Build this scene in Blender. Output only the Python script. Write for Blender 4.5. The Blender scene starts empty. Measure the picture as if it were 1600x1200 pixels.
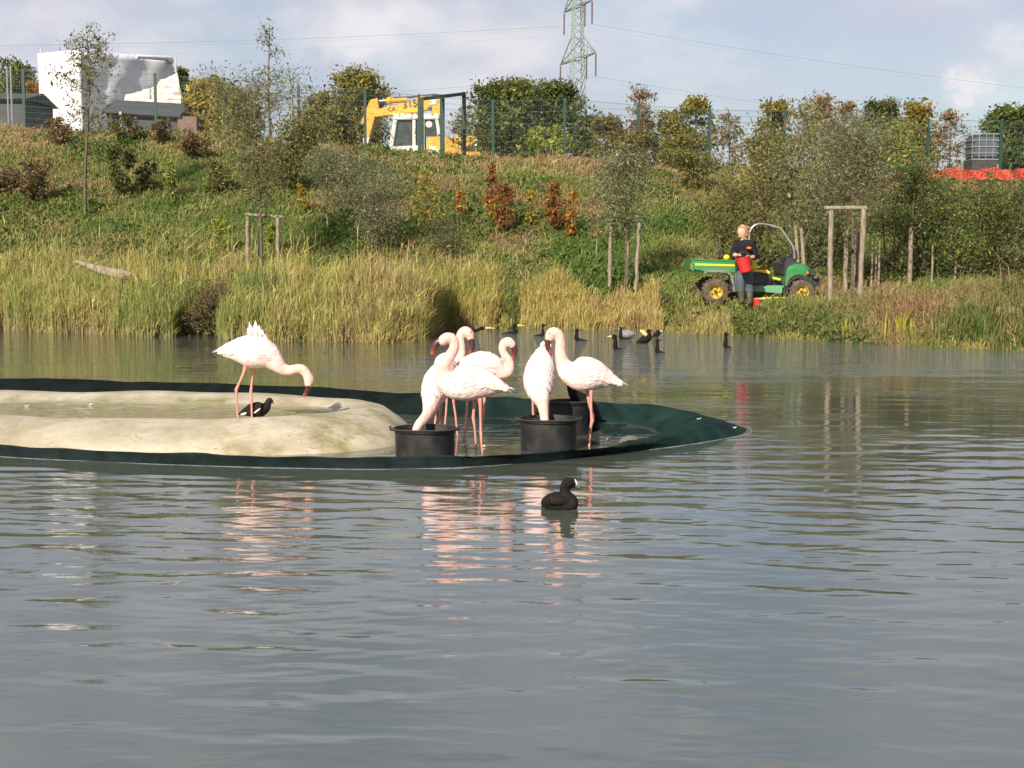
import bpy, bmesh, math, random
import numpy as np
from mathutils import Vector, Matrix, Quaternion
R = math.radians
sc = bpy.context.scene
col = sc.collection
rng = np.random.default_rng(7)
random.seed(7)

# ------------------------------------------------------------------ camera
F = 2198.0; HZ = 396.0; CAMH = 1.7
PITCH = math.atan((600 - HZ) / F)
cam_d = bpy.data.cameras.new('camera'); cam = bpy.data.objects.new('camera', cam_d); col.objects.link(cam)
cam.location = (0, 0, CAMH); cam.rotation_euler = (math.pi / 2 - PITCH, 0, 0)
cam_d.sensor_width = 36; cam_d.lens = F / 1600 * 36; cam_d.clip_start = 0.1; cam_d.clip_end = 6000
sc.camera = cam

# ------------------------------------------------------------------ sky, sun, exposure
SUN_EL = R(31); TRAVEL = Vector((0.42 * math.cos(SUN_EL), 0.907 * math.cos(SUN_EL), -math.sin(SUN_EL)))
w = bpy.data.worlds.new('World'); sc.world = w; w.use_nodes = True
nt = w.node_tree; nt.nodes.clear()
def N(nt, t, **k):
    n = nt.nodes.new(t)
    for a, b in k.items(): setattr(n, a, b)
    return n
out = N(nt, 'ShaderNodeOutputWorld'); bg = N(nt, 'ShaderNodeBackground'); bg.inputs['Strength'].default_value = 0.1
sky = N(nt, 'ShaderNodeTexSky'); sky.sky_type = 'NISHITA'; sky.sun_disc = False
sky.sun_elevation = SUN_EL; sky.sun_rotation = math.atan2(-TRAVEL.x, -TRAVEL.y); sky.air_density = 1.0; sky.dust_density = 1.2; sky.ozone_density = 1.2
tc = N(nt, 'ShaderNodeTexCoord')
mp = N(nt, 'ShaderNodeMapping'); mp.inputs['Scale'].default_value = (1.0, 1.0, 2.2); mp.inputs['Location'].default_value = (0.37, 0.1, 0.13)
n1 = N(nt, 'ShaderNodeTexNoise'); n1.inputs['Scale'].default_value = 5.0; n1.inputs['Detail'].default_value = 7; n1.inputs['Roughness'].default_value = 0.52; n1.inputs['Distortion'].default_value = 0.25
r1 = N(nt, 'ShaderNodeValToRGB')
r1.color_ramp.elements[0].position = 0.36; r1.color_ramp.elements[0].color = (0.30, 0.30, 0.30, 1)
r1.color_ramp.elements[1].position = 0.62; r1.color_ramp.elements[1].color = (0.92, 0.92, 0.92, 1)
n2 = N(nt, 'ShaderNodeTexNoise'); n2.inputs['Scale'].default_value = 7.5; n2.inputs['Detail'].default_value = 6; n2.inputs['Roughness'].default_value = 0.5
mp2 = N(nt, 'ShaderNodeMapping'); mp2.inputs['Location'].default_value = (3.1, 1.7, 0.52); mp2.inputs['Scale'].default_value = (1, 1, 2.0)
r2 = N(nt, 'ShaderNodeValToRGB')
e = r2.color_ramp.elements
e[0].position = 0.36; e[0].color = (3.75, 4.0, 4.9, 1)
e[1].position = 0.74; e[1].color = (6.1, 5.85, 6.0, 1)
m = e.new(0.55); m.color = (4.4, 4.45, 5.15, 1)
mix = N(nt, 'ShaderNodeMix'); mix.data_type = 'RGBA'
skm = N(nt, 'ShaderNodeMix'); skm.data_type = 'RGBA'; skm.blend_type = 'MULTIPLY'; skm.inputs[0].default_value = 1.0
skm.inputs[7].default_value = (0.78, 0.76, 0.74, 1)
L = nt.links.new
L(tc.outputs['Generated'], mp.inputs['Vector']); L(mp.outputs[0], n1.inputs['Vector']); 
L(tc.outputs['Generated'], mp2.inputs['Vector']); L(mp2.outputs[0], n2.inputs['Vector']); 
CAMP = math.atan((600 - 396.0) / 2198.0)
def sky_dir(px, py):
    x = (px - 800) / 2198.0; v = (600 - py) / 2198.0
    return Vector((x, math.cos(CAMP) + v * math.sin(CAMP), -math.sin(CAMP) + v * math.cos(CAMP))).normalized()
def wmath(op, a, b=None):
    n = N(nt, 'ShaderNodeMath'); n.operation = op
    for i, q in enumerate((a, b)):
        if q is None: continue
        if isinstance(q, (int, float)): n.inputs[i].default_value = q
        else: L(q, n.inputs[i])
    return n.outputs[0]
edge = N(nt, 'ShaderNodeTexNoise'); edge.inputs['Scale'].default_value = 45; edge.inputs['Detail'].default_value = 5
L(tc.outputs['Generated'], edge.inputs['Vector'])
nrm = N(nt, 'ShaderNodeVectorMath'); nrm.operation = 'NORMALIZE'; L(tc.outputs['Generated'], nrm.inputs[0])
jit = N(nt, 'ShaderNodeVectorMath'); jit.operation = 'MULTIPLY_ADD'; jit.inputs[1].default_value = (.05, .05, .05); L(edge.outputs['Color'], jit.inputs[0]); L(nrm.outputs[0], jit.inputs[2])
off = N(nt, 'ShaderNodeVectorMath'); off.operation = 'SUBTRACT'; off.inputs[1].default_value = (.025, .025, .025); L(jit.outputs[0], off.inputs[0])
acc = None
for px, py, rx, k in ((1512, 142, 30, .24), (1604, 66, 34, .12), (570, 15, 60, .17), (500, 40, 70, .14), (620, 120, 120, .10), (250, 60, 160, .13), (760, 90, 110, .09), (60, 40, 110, .12), (1030, 30, 110, .10)):
    d = N(nt, 'ShaderNodeVectorMath'); d.operation = 'DISTANCE'; L(off.outputs[0], d.inputs[0]); d.inputs[1].default_value = sky_dir(px, py)
    t = wmath('DIVIDE', d.outputs['Value'], rx / 2198.0); t = wmath('MULTIPLY', t, t); t = wmath('MULTIPLY', t, -1.0); t = wmath('EXPONENT', t); t = wmath('MULTIPLY', t, k)
    acc = t if acc is None else wmath('ADD', acc, t)
cl = wmath('ADD', n2.outputs['Fac'], acc); mk = wmath('ADD', n1.outputs['Fac'], acc)
L(sky.outputs[0], skm.inputs[6])
L(mk, r1.inputs[0]); L(cl, r2.inputs[0]); L(r1.outputs[0], mix.inputs[0]); L(skm.outputs[2], mix.inputs[6]); L(r2.outputs[0], mix.inputs[7])
L(mix.outputs[2], bg.inputs['Color']); L(bg.outputs[0], out.inputs['Surface'])
sd = bpy.data.lights.new('sun', 'SUN'); sd.energy = 4.9; sd.angle = R(0.6); sd.color = (1.0, 0.90, 0.76)
so = bpy.data.objects.new('sun', sd); col.objects.link(so); so.rotation_euler = TRAVEL.to_track_quat('-Z', 'Y').to_euler(); so.location = (-10, -20, 30)
sc.view_settings.view_transform = 'Standard'; sc.view_settings.look = 'None'; sc.view_settings.exposure = 0.55; sc.view_settings.gamma = 1.0
sc.view_settings.use_curve_mapping = False
sc.cycles.max_bounces = 6; sc.cycles.transparent_max_bounces = 8; sc.cycles.caustics_reflective = False; sc.cycles.caustics_refractive = False

# ------------------------------------------------------------------ projection helpers
cp, sp = math.cos(PITCH), math.sin(PITCH)
def ray(px, py):
    x = (px - 800) / F; v = (600 - py) / F
    return Vector((x, cp + v * sp, -sp + v * cp))
def at(px, py, D):
    d = ray(px, py); t = D / d.y
    return Vector((d.x * t, D, CAMH + d.z * t))
def zp(px, py, z):
    d = ray(px, py); t = (z - CAMH) / d.z
    return Vector((d.x * t, d.y * t, z))
def ppm(D): return F / D

# ------------------------------------------------------------------ terrain
_sh = [(-2600, 33), (-400, 31.6), (0, 31.3), (150, 30.0), (300, 28.8), (450, 27.6), (600, 27.3), (664, 27.6), (694, 32.1), (840, 32.0), (1000, 31.3), (1080, 30.1), (1250, 27.9), (1400, 26.0), (1600, 24.5), (2100, 22.0), (4000, 18)]
_sx = np.array([(p - 800) / F * d for p, d in _sh]); _sy = np.array([d for p, d in _sh])
def shore(X): return np.interp(X, _sx, _sy) + 0.14 * np.sin(X * 2.7) + 0.09 * np.sin(X * 6.1 + 1.0) + 0.05 * np.sin(X * 13.7)
_cx = np.array([-60, -17, -11.1, -5.35, -3.6, -1.8, 1.8, 4.5, 6.7, 10, 15.5, 40]); _cz = np.array([6.2, 5.86, 5.68, 5.22, 5.04, 4.93, 4.83, 4.72, 4.6, 4.4, 4.12, 4.0])
def sstep(a, b, x):
    t = np.clip((x - a) / (b - a), 0, 1); return t * t * (3 - 2 * t)
def lump(X, Y):
    return (np.sin(X * 0.9 + 1.3 * np.sin(Y * 0.5)) * np.sin(Y * 0.8 + 0.7) * 0.07 + np.sin(X * 2.3 + Y * 1.1) * np.sin(Y * 2.1 - X * 0.7) * 0.035)
def height(X, Y):
    X = np.asarray(X, float); Y = np.asarray(Y, float)
    s = Y - shore(X)
    zc = np.interp(X, _cx, _cz)
    t = np.clip((Y - 32.6) / 16.2, 0, 1)
    te = t + 0.05 * np.sin(t * math.pi * 2) * -0.5
    z2 = 0.62 + (zc - 0.62) * te
    z2 = z2 + 0.7 * sstep(52, 74, Y) - 0.12 * sstep(49, 51, Y)
    low = 0.22 + 0.42 * sstep(0.8, 3.2, s)
    z2 = np.where(Y < 32.6, np.minimum(z2, low), np.minimum(z2, low + np.maximum(z2 - 0.62, 0)))
    k = sstep(-0.6, 1.3, s)
    z = -0.9 + (z2 + 0.9) * k + np.where(s > 0.5, lump(X, Y), 0) * sstep(0.5, 2.5, s)
    z = np.where(s < -0.6, -0.9, z)
    return z
def ground_at(px, py, d0=22.0, d1=49.0):
    ds = np.linspace(d0, d1, 900)
    d = ray(px, py); X = d.x / d.y * ds; Z = CAMH + d.z / d.y * ds
    h = height(X, ds); i = np.argmax(h >= Z)
    if not (h >= Z).any(): i = len(ds) - 1
    return Vector((X[i], ds[i], h[i]))
def gz(x, y): return float(height(x, y))

# ------------------------------------------------------------------ materials
def mat(name, c=(0.5, 0.5, 0.5), rough=0.6, c2=None, scale=8, spec=0.5, metal=0.0, bump=0.0, bscale=40, attr=False, trans=0.0, detail=4, stretch=(1, 1, 1), lo=0.35, hi=0.65, coat=0.0):
    m = bpy.data.materials.new(name); m.use_nodes = True; nt = m.node_tree; nt.nodes.clear(); L = nt.links.new
    o = N(nt, 'ShaderNodeOutputMaterial'); p = N(nt, 'ShaderNodeBsdfPrincipled')
    p.inputs['Roughness'].default_value = rough; p.inputs['Metallic'].default_value = metal; p.inputs['Specular IOR Level'].default_value = spec
    if coat: p.inputs['Coat Weight'].default_value = coat; p.inputs['Coat Roughness'].default_value = 0.15
    tc = N(nt, 'ShaderNodeTexCoord'); mp = N(nt, 'ShaderNodeMapping'); mp.inputs['Scale'].default_value = stretch
    L(tc.outputs['Object'], mp.inputs['Vector'])
    src = None
    if attr:
        a = N(nt, 'ShaderNodeAttribute'); a.attribute_name = 'Col'; src = a.outputs['Color']
        if c2 is not None:
            nz = N(nt, 'ShaderNodeTexNoise'); nz.inputs['Scale'].default_value = scale; nz.inputs['Detail'].default_value = detail
            L(mp.outputs[0], nz.inputs['Vector'])
            mr = N(nt, 'ShaderNodeMapRange'); mr.inputs['From Min'].default_value = lo; mr.inputs['From Max'].default_value = hi
            L(nz.outputs['Fac'], mr.inputs['Value'])
            mx = N(nt, 'ShaderNodeMix'); mx.data_type = 'RGBA'; mx.blend_type = 'MULTIPLY'
            mx.inputs[7].default_value = (*c2, 1); L(mr.outputs[0], mx.inputs[0]); L(src, mx.inputs[6]); src = mx.outputs[2]
    elif c2 is not None:
        nz = N(nt, 'ShaderNodeTexNoise'); nz.inputs['Scale'].default_value = scale; nz.inputs['Detail'].default_value = detail
        L(mp.outputs[0], nz.inputs['Vector'])
        mr = N(nt, 'ShaderNodeMapRange'); mr.inputs['From Min'].default_value = lo; mr.inputs['From Max'].default_value = hi
        L(nz.outputs['Fac'], mr.inputs['Value'])
        mx = N(nt, 'ShaderNodeMix'); mx.data_type = 'RGBA'; mx.inputs[6].default_value = (*c, 1); mx.inputs[7].default_value = (*c2, 1)
        L(mr.outputs[0], mx.inputs[0]); src = mx.outputs[2]
    if src is not None: L(src, p.inputs['Base Color'])
    else: p.inputs['Base Color'].default_value = (*c, 1)
    if bump:
        nb = N(nt, 'ShaderNodeTexNoise'); nb.inputs['Scale'].default_value = bscale; nb.inputs['Detail'].default_value = 5
        L(mp.outputs[0], nb.inputs['Vector']); b = N(nt, 'ShaderNodeBump'); b.inputs['Strength'].default_value = bump; b.inputs['Distance'].default_value = 0.02
        L(nb.outputs['Fac'], b.inputs['Height']); L(b.outputs[0], p.inputs['Normal'])
    if trans:
        t = N(nt, 'ShaderNodeBsdfTranslucent')
        if src is not None: L(src, t.inputs['Color'])
        else: t.inputs['Color'].default_value = (*c, 1)
        ms = N(nt, 'ShaderNodeMixShader'); ms.inputs[0].default_value = trans
        L(p.outputs[0], ms.inputs[1]); L(t.outputs[0], ms.inputs[2]); L(ms.outputs[0], o.inputs['Surface'])
    else: L(p.outputs[0], o.inputs['Surface'])
    return m
M = {}
M['leaf'] = mat('leaf', attr=True, rough=0.55, spec=0.3, trans=0.38)
M['grass'] = mat('grass_blade', attr=True, rough=0.6, spec=0.25, trans=0.25)
M['bark'] = mat('bark', (0.16, 0.12, 0.085), 0.9, (0.09, 0.07, 0.05), 14, spec=0.2, bump=0.5)
M['bark_pale'] = mat('pale_bark', (0.33, 0.28, 0.2), 0.9, (0.2, 0.16, 0.11), 12, spec=0.2, bump=0.4)
M['timber'] = mat('weathered_timber', (0.34, 0.285, 0.215), 0.9, (0.18, 0.145, 0.11), 9, spec=0.2, bump=0.6, bscale=25, stretch=(3, 3, 0.6))
M['feather'] = mat('feather', attr=True, rough=0.95, spec=0.05, c2=(0.97, 0.80, 0.78), scale=13, bump=0.6, bscale=24)
M['leg'] = mat('bird_leg_pink', (0.70, 0.31, 0.24), 0.55, (0.60, 0.23, 0.18), 14)
M['beak'] = mat('beak', attr=True, rough=0.4)
M['black_feather'] = mat('black_feather', (0.006, 0.0055, 0.0055), 0.8, (0.013, 0.011, 0.009), 18, spec=0.18, bump=0.4, bscale=60)
M['brown_feather'] = mat('brown_feather', (0.012, 0.009, 0.007), 0.8, (0.022, 0.016, 0.011), 18, spec=0.15)
M['white_feather'] = mat('white_feather', (0.8, 0.8, 0.78), 0.7, (0.7, 0.7, 0.68), 20)
M['grey_feather'] = mat('grey_feather', (0.25, 0.24, 0.24), 0.7, (0.14, 0.14, 0.14), 16)
M['yellow_bill'] = mat('yellow_bill', (0.7, 0.5, 0.2), 0.5, (0.6, 0.42, 0.15), 20)
M['red_bill'] = mat('red_bill', (0.6, 0.08, 0.05), 0.4, (0.5, 0.06, 0.04), 20)
M['eye'] = mat('eye', (0.02, 0.012, 0.01), 0.15, (0.03, 0.02, 0.01), 20)
M['bucket'] = mat('black_bucket_plastic', (0.015, 0.015, 0.016), 0.6, (0.05, 0.048, 0.044), 6, lo=.45, hi=.75, spec=0.35, bump=0.15, bscale=18)
M['yellow_steel'] = mat('yellow_machine_paint', (0.74, 0.40, 0.02), 0.5, (0.56, 0.28, 0.02), 3, coat=0.1, bump=0.1, bscale=6)
M['dark_steel'] = mat('dark_steel', (0.03, 0.03, 0.032), 0.5, (0.06, 0.055, 0.05), 8)
M['black_print'] = mat('black_print', (0.03, 0.03, 0.03), 0.6, (0.05, 0.05, 0.05), 8)
M['white_paint'] = mat('white_cab_paint', (0.62, 0.63, 0.57), 0.55, (0.22, 0.2, 0.15), 5, lo=0.56, hi=0.64)
M['glass'] = mat('dark_window_glass', (0.03, 0.045, 0.04), 0.08, (0.06, 0.075, 0.06), 3, spec=0.6)
M['chrome'] = mat('bright_ram_steel', (0.6, 0.62, 0.65), 0.25, (0.5, 0.5, 0.52), 8, metal=0.9)
M['white_sheet'] = mat('white_plastic_sheet', (0.80, 0.80, 0.80), 0.45, (0.70, 0.71, 0.74), 1.2, bump=0.7, bscale=1.6)
M['cream_sheet'] = mat('cream_tarpaulin', (0.72, 0.67, 0.57), 0.6, (0.58, 0.53, 0.44), 1.5, bump=0.6, bscale=2)
M['grey_roof'] = mat('grey_metal_roof', (0.075, 0.08, 0.09), 0.7, (0.055, 0.058, 0.066), 2, spec=.2)
M['dark_wall'] = mat('dark_grey_wall', (0.06, 0.062, 0.07), 0.7, (0.045, 0.047, 0.05), 2)
M['brown_wall'] = mat('brown_cladding', (0.2, 0.13, 0.09), 0.8, (0.15, 0.1, 0.07), 4)
M['green_post'] = mat('green_fence_paint', (0.006, 0.045, 0.034), 0.55, (0.010, 0.038, 0.03), 6)
M['wire'] = mat('green_fence_wire', (0.05, 0.085, 0.08), 0.5, (0.05, 0.085, 0.07), 6)
M['pylon'] = mat('pylon_paint', (0.19, 0.25, 0.215), 0.6, (0.15, 0.2, 0.17), 0.8)
M['insulator'] = mat('brown_insulator', (0.1, 0.055, 0.05), 0.35, (0.13, 0.08, 0.075), 3)
M['cable'] = mat('cable', (0.25, 0.25, 0.27), 0.5, (0.2, 0.2, 0.22), 2)
M['orange_net'] = mat('orange_barrier_net', (0.48, 0.055, 0.035), 0.9, (0.38, 0.085, 0.05), 6)
M['ibc'] = mat('grey_blue_tank_plastic', (0.07, 0.08, 0.10), 0.5, (0.10, 0.11, 0.13), 3)
M['galv'] = mat('galvanised_cage', (0.33, 0.35, 0.36), 0.5, (0.26, 0.28, 0.29), 5, metal=0.3)
M['vgreen'] = mat('green_vehicle_paint', (0.025, 0.235, 0.065), 0.4, (0.12, 0.17, 0.085), 6, coat=0.15, lo=.42, hi=.72)
M['vgreen_dusty'] = mat('dusty_green_sill', (0.1, 0.32, 0.16), 0.6, (0.14, 0.3, 0.18), 6)
M['vyellow'] = mat('yellow_trim', (0.85, 0.62, 0.02), 0.45, (0.75, 0.52, 0.02), 6)
M['rim'] = mat('dusty_yellow_rim', (0.62, 0.44, 0.03), 0.6, (0.22, 0.15, 0.06), 12, lo=.45, hi=.65)
M['tyre'] = mat('muddy_tyre', (0.14, 0.105, 0.07), 0.95, (0.07, 0.055, 0.042), 9, spec=0.15, bump=0.6, bscale=20)
M['black_plastic'] = mat('black_plastic', (0.022, 0.022, 0.023), 0.5, (0.035, 0.034, 0.034), 8)
M['grey_metal'] = mat('grey_trim_metal', (0.3, 0.3, 0.3), 0.4, (0.2, 0.2, 0.2), 6, metal=0.3)
M['lamp'] = mat('orange_lamp_lens', (0.7, 0.2, 0.05), 0.2, (0.6, 0.16, 0.04), 8)
M['red_bag'] = mat('red_plastic', (0.62, 0.03, 0.025), 0.45, (0.5, 0.022, 0.02), 5)
M['skin'] = mat('skin', (0.62, 0.38, 0.28), 0.6, (0.56, 0.32, 0.23), 20)
M['hair'] = mat('blond_hair', (0.40, 0.24, 0.10), 0.7, (0.27, 0.15, 0.06), 30, bump=0.5, bscale=60)
M['black_cloth'] = mat('black_cloth', (0.012, 0.012, 0.015), 0.9, (0.02, 0.02, 0.024), 10, spec=0.15, bump=0.4, bscale=20)
M['grey_cloth'] = mat('grey_blue_cloth', (0.10, 0.115, 0.145), 0.9, (0.075, 0.085, 0.11), 10, spec=0.15, bump=0.5, bscale=14)
M['boot'] = mat('olive_rubber', (0.06, 0.065, 0.04), 0.5, (0.09, 0.08, 0.05), 8)
M['orange_print'] = mat('orange_print', (0.8, 0.2, 0.03), 0.6, (0.7, 0.16, 0.03), 20)
M['stone'] = mat('pale_stone', (0.42, 0.38, 0.28), 0.9, (0.3, 0.27, 0.19), 8, bump=0.7, bscale=14)
M['wet_stone'] = mat('wet_brown_stone', (0.16, 0.13, 0.10), 0.3, (0.10, 0.085, 0.065), 10, bump=0.6, bscale=14)
M['driftwood'] = mat('driftwood', (0.36, 0.30, 0.22), 0.9, (0.2, 0.16, 0.11), 8, bump=0.6, stretch=(0.6, 3, 3))

# ------------------------------------------------------------------ mesh builder
ORG = {}
class MB:
    def __init__(s): s.v = []; s.f = []
    def add(s, vs, fs):
        b = len(s.v); s.v += [tuple(v) for v in vs]; s.f += [tuple(i + b for i in f) for f in fs]; return s
    def box(s, c, d, rot=None):
        x, y, z = d[0] / 2, d[1] / 2, d[2] / 2
        vs = [Vector((i * x, j * y, k * z)) for i in (-1, 1) for j in (-1, 1) for k in (-1, 1)]
        if rot is not None: vs = [rot @ v for v in vs]
        c = Vector(c); vs = [v + c for v in vs]
        return s.add(vs, [(0, 1, 3, 2), (4, 6, 7, 5), (0, 4, 5, 1), (2, 3, 7, 6), (0, 2, 6, 4), (1, 5, 7, 3)])
    def bar(s, a, b, wx, wy=None, up=Vector((0, 0, 1))):
        wy = wy or wx; a = Vector(a); b = Vector(b); t = (b - a)
        if t.length < 1e-6: return s
        t.normalize(); u = up
        if abs(t.dot(u)) > 0.95: u = Vector((0, 1, 0))
        x = t.cross(u).normalized(); y = x.cross(t)
        vs = [p + x * i * wx / 2 + y * j * wy / 2 for p in (a, b) for i, j in ((-1, -1), (1, -1), (1, 1), (-1, 1))]
        return s.add(vs, [(0, 1, 2, 3)[::-1], (4, 5, 6, 7), (0, 1, 5, 4), (1, 2, 6, 5), (2, 3, 7, 6), (3, 0, 4, 7)])
    def tube(s, path, radii, n=8, wfac=1.0, n0=None, caps=True):
        P = [Vector(p) for p in path]; k = len(P)
        T = [(P[min(i + 1, k - 1)] - P[max(i - 1, 0)]).normalized() for i in range(k)]
        u = n0 if n0 is not None else (Vector((0, 0, 1)) if abs(T[0].z) < 0.9 else Vector((0, 1, 0)))
        vs = []; s.frames = []
        for i in range(k):
            u = (u - T[i] * u.dot(T[i]))
            if u.length < 1e-5: u = T[i].orthogonal()
            u.normalize(); b = T[i].cross(u); r = radii[i] if hasattr(radii, '__len__') else radii
            wf = wfac[i] if hasattr(wfac, '__len__') else wfac
            s.frames.append((P[i], T[i].copy(), u.copy(), b, r, wf))
            for j in range(n):
                a = 2 * math.pi * j / n
                vs.append(P[i] + u * (r * math.cos(a)) + b * (r * wf * math.sin(a)))
        fs = [(i * n + j, i * n + (j + 1) % n, (i + 1) * n + (j + 1) % n, (i + 1) * n + j) for i in range(k - 1) for j in range(n)]
        if caps: fs += [tuple(range(n))[::-1], tuple(range((k - 1) * n, k * n))]
        return s.add(vs, fs)
    def lathe(s, c, prof, n=24, axis='z', closed=False):
        c = Vector(c); vs = []
        for r, h in prof:
            for j in range(n):
                a = 2 * math.pi * j / n; x, y = r * math.cos(a), r * math.sin(a)
                vs.append(c + (Vector((x, y, h)) if axis == 'z' else Vector((x, h, y)) if axis == 'y' else Vector((h, x, y))))
        k = len(prof)
        fs = [(i * n + j, i * n + (j + 1) % n, (i + 1) * n + (j + 1) % n, (i + 1) * n + j) for i in range(k - 1) for j in range(n)]
        if prof[0][0] > 1e-5 and not closed: fs.append(tuple(range(n))[::-1])
        if prof[-1][0] > 1e-5 and not closed: fs.append(tuple(range((k - 1) * n, k * n)))
        return s.add(vs, fs)
    def ball(s, c, r, n=10, m=6):
        c = Vector(c); r = Vector(r) if hasattr(r, '__len__') else Vector((r, r, r))
        vs = []; fs = []
        for i in range(m + 1):
            th = math.pi * i / m
            for j in range(n):
                a = 2 * math.pi * j / n
                vs.append(c + Vector((r.x * math.sin(th) * math.cos(a), r.y * math.sin(th) * math.sin(a), r.z * math.cos(th))))
        fs = [(i * n + j, (i + 1) * n + j, (i + 1) * n + (j + 1) % n, i * n + (j + 1) % n) for i in range(m) for j in range(n)]
        return s.add(vs, fs)
    def prism(s, pts, y0, y1):
        """polygon of (x,z) points extruded along y from y0 to y1"""
        k = len(pts)
        vs = [(x, y0, z) for x, z in pts] + [(x, y1, z) for x, z in pts]
        fs = [tuple(range(k)), tuple(range(k, 2 * k))[::-1]] + [(i, i + k, (i + 1) % k + k, (i + 1) % k) for i in range(k)]
        return s.add(vs, fs)
    def prism_px(s, pts, D, thick):
        q = [at(x, y, D) for x, y in pts]
        return s.prism([(p.x, p.z) for p in q], D, D + thick)
    def build(s, name, m, parent=None, smooth=False, bevel=0.0, origin=None):
        o0 = ORG[parent.name] if parent is not None else Vector(origin if origin is not None else (0, 0, 0))
        me = bpy.data.meshes.new(name)
        V = np.array(s.v, dtype=float) - np.array(o0)
        me.from_pydata(V.tolist(), [], s.f)
        bm = bmesh.new(); bm.from_mesh(me); bmesh.ops.remove_doubles(bm, verts=bm.verts, dist=1e-5); bmesh.ops.recalc_face_normals(bm, faces=bm.faces)
        if bevel:
            try: bmesh.ops.bevel(bm, geom=[e for e in bm.edges if len(e.link_faces) == 2 and e.calc_face_angle(0) > 0.6], offset=bevel, segments=2, affect='EDGES', clamp_overlap=True)
            except Exception: pass
        bm.to_mesh(me); bm.free()
        if smooth:
            me.polygons.foreach_set('use_smooth', [True] * len(me.polygons))
            try: me.set_sharp_from_angle(angle=R(45))
            except Exception: pass
        me.materials.append(m)
        o = bpy.data.objects.new(name, me); col.objects.link(o)
        ORG[o.name] = Vector(o0)
        if parent is not None: o.parent = parent
        else: o.location = o0
        return o
def tag(o, label=None, cat=None, group=None, kind=None):
    if label: o['label'] = label
    if cat: o['category'] = cat
    if group: o['group'] = group
    if kind: o['kind'] = kind
    return o
def thing(name, label, cat, loc, group=None):
    o = bpy.data.objects.new(name, None); col.objects.link(o); o.location = loc; o.empty_display_size = 0.2
    ORG[o.name] = Vector(loc); return tag(o, label, cat, group)
def raw_mesh(name, V, Fq, m, C=None, parent=None, origin=None, smooth=False):
    """V Nx3, Fq MxK equal sized faces, C Nx3 colours"""
    o0 = np.array(ORG[parent.name]) if parent is not None else np.array(origin if origin is not None else (0, 0, 0), float)
    V = (np.asarray(V, np.float32) - o0.astype(np.float32)); Fq = np.asarray(Fq, np.int32); k = Fq.shape[1]
    me = bpy.data.meshes.new(name); me.vertices.add(len(V)); me.vertices.foreach_set('co', V.ravel())
    me.loops.add(Fq.size); me.loops.foreach_set('vertex_index', Fq.ravel()); me.polygons.add(len(Fq))
    me.polygons.foreach_set('loop_start', np.arange(0, Fq.size, k, dtype=np.int32))
    if smooth: me.polygons.foreach_set('use_smooth', np.ones(len(Fq), bool))
    me.update(calc_edges=True)
    if C is not None:
        a = me.color_attributes.new('Col', 'FLOAT_COLOR', 'POINT'); c4 = np.ones((len(V), 4), np.float32); c4[:, :3] = C
        a.data.foreach_set('color', c4.ravel())
    me.materials.append(m); o = bpy.data.objects.new(name, me); col.objects.link(o)
    ORG[o.name] = Vector(o0)
    if parent is not None: o.parent = parent
    else: o.location = o0
    return o
def vcol(o, fn):
    me = o.data; n = len(me.vertices); co = np.empty(n * 3, np.float32); me.vertices.foreach_get('co', co); co = co.reshape(-1, 3) + np.array(ORG[o.name])
    C = np.ones((n, 4), np.float32); C[:, :3] = fn(co)
    a = me.color_attributes.new('Col', 'FLOAT_COLOR', 'POINT'); a.data.foreach_set('color', C.ravel())
def remesh(o, voxel, smooth=4, fac=0.5):
    a = o.modifiers.new('r', 'REMESH'); a.mode = 'VOXEL'; a.voxel_size = voxel
    b = o.modifiers.new('s', 'SMOOTH'); b.iterations = smooth; b.factor = fac
    dg = bpy.context.evaluated_depsgraph_get(); me = bpy.data.meshes.new_from_object(o.evaluated_get(dg)); o.modifiers.clear()
    old = o.data; mats = list(old.materials); nm = old.name; o.data = me; bpy.data.meshes.remove(old); me.name = nm
    me.materials.clear(); [me.materials.append(x) for x in mats]
    me.polygons.foreach_set('use_smooth', [True] * len(me.polygons)); return o
def crom(P, sub=6):
    """Catmull-Rom through rows of P (n x k)"""
    P = np.asarray(P, float); Q = np.vstack([2 * P[0] - P[1], P, 2 * P[-1] - P[-2]]); out = []
    for i in range(1, len(Q) - 2):
        for t in np.linspace(0, 1, sub, endpoint=False):
            p0, p1, p2, p3 = Q[i - 1], Q[i], Q[i + 1], Q[i + 2]
            out.append(0.5 * (2 * p1 + (p2 - p0) * t + (2 * p0 - 5 * p1 + 4 * p2 - p3) * t * t + (3 * p1 - p0 - 3 * p2 + p3) * t ** 3))
    out.append(P[-1]); return np.array(out)

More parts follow.
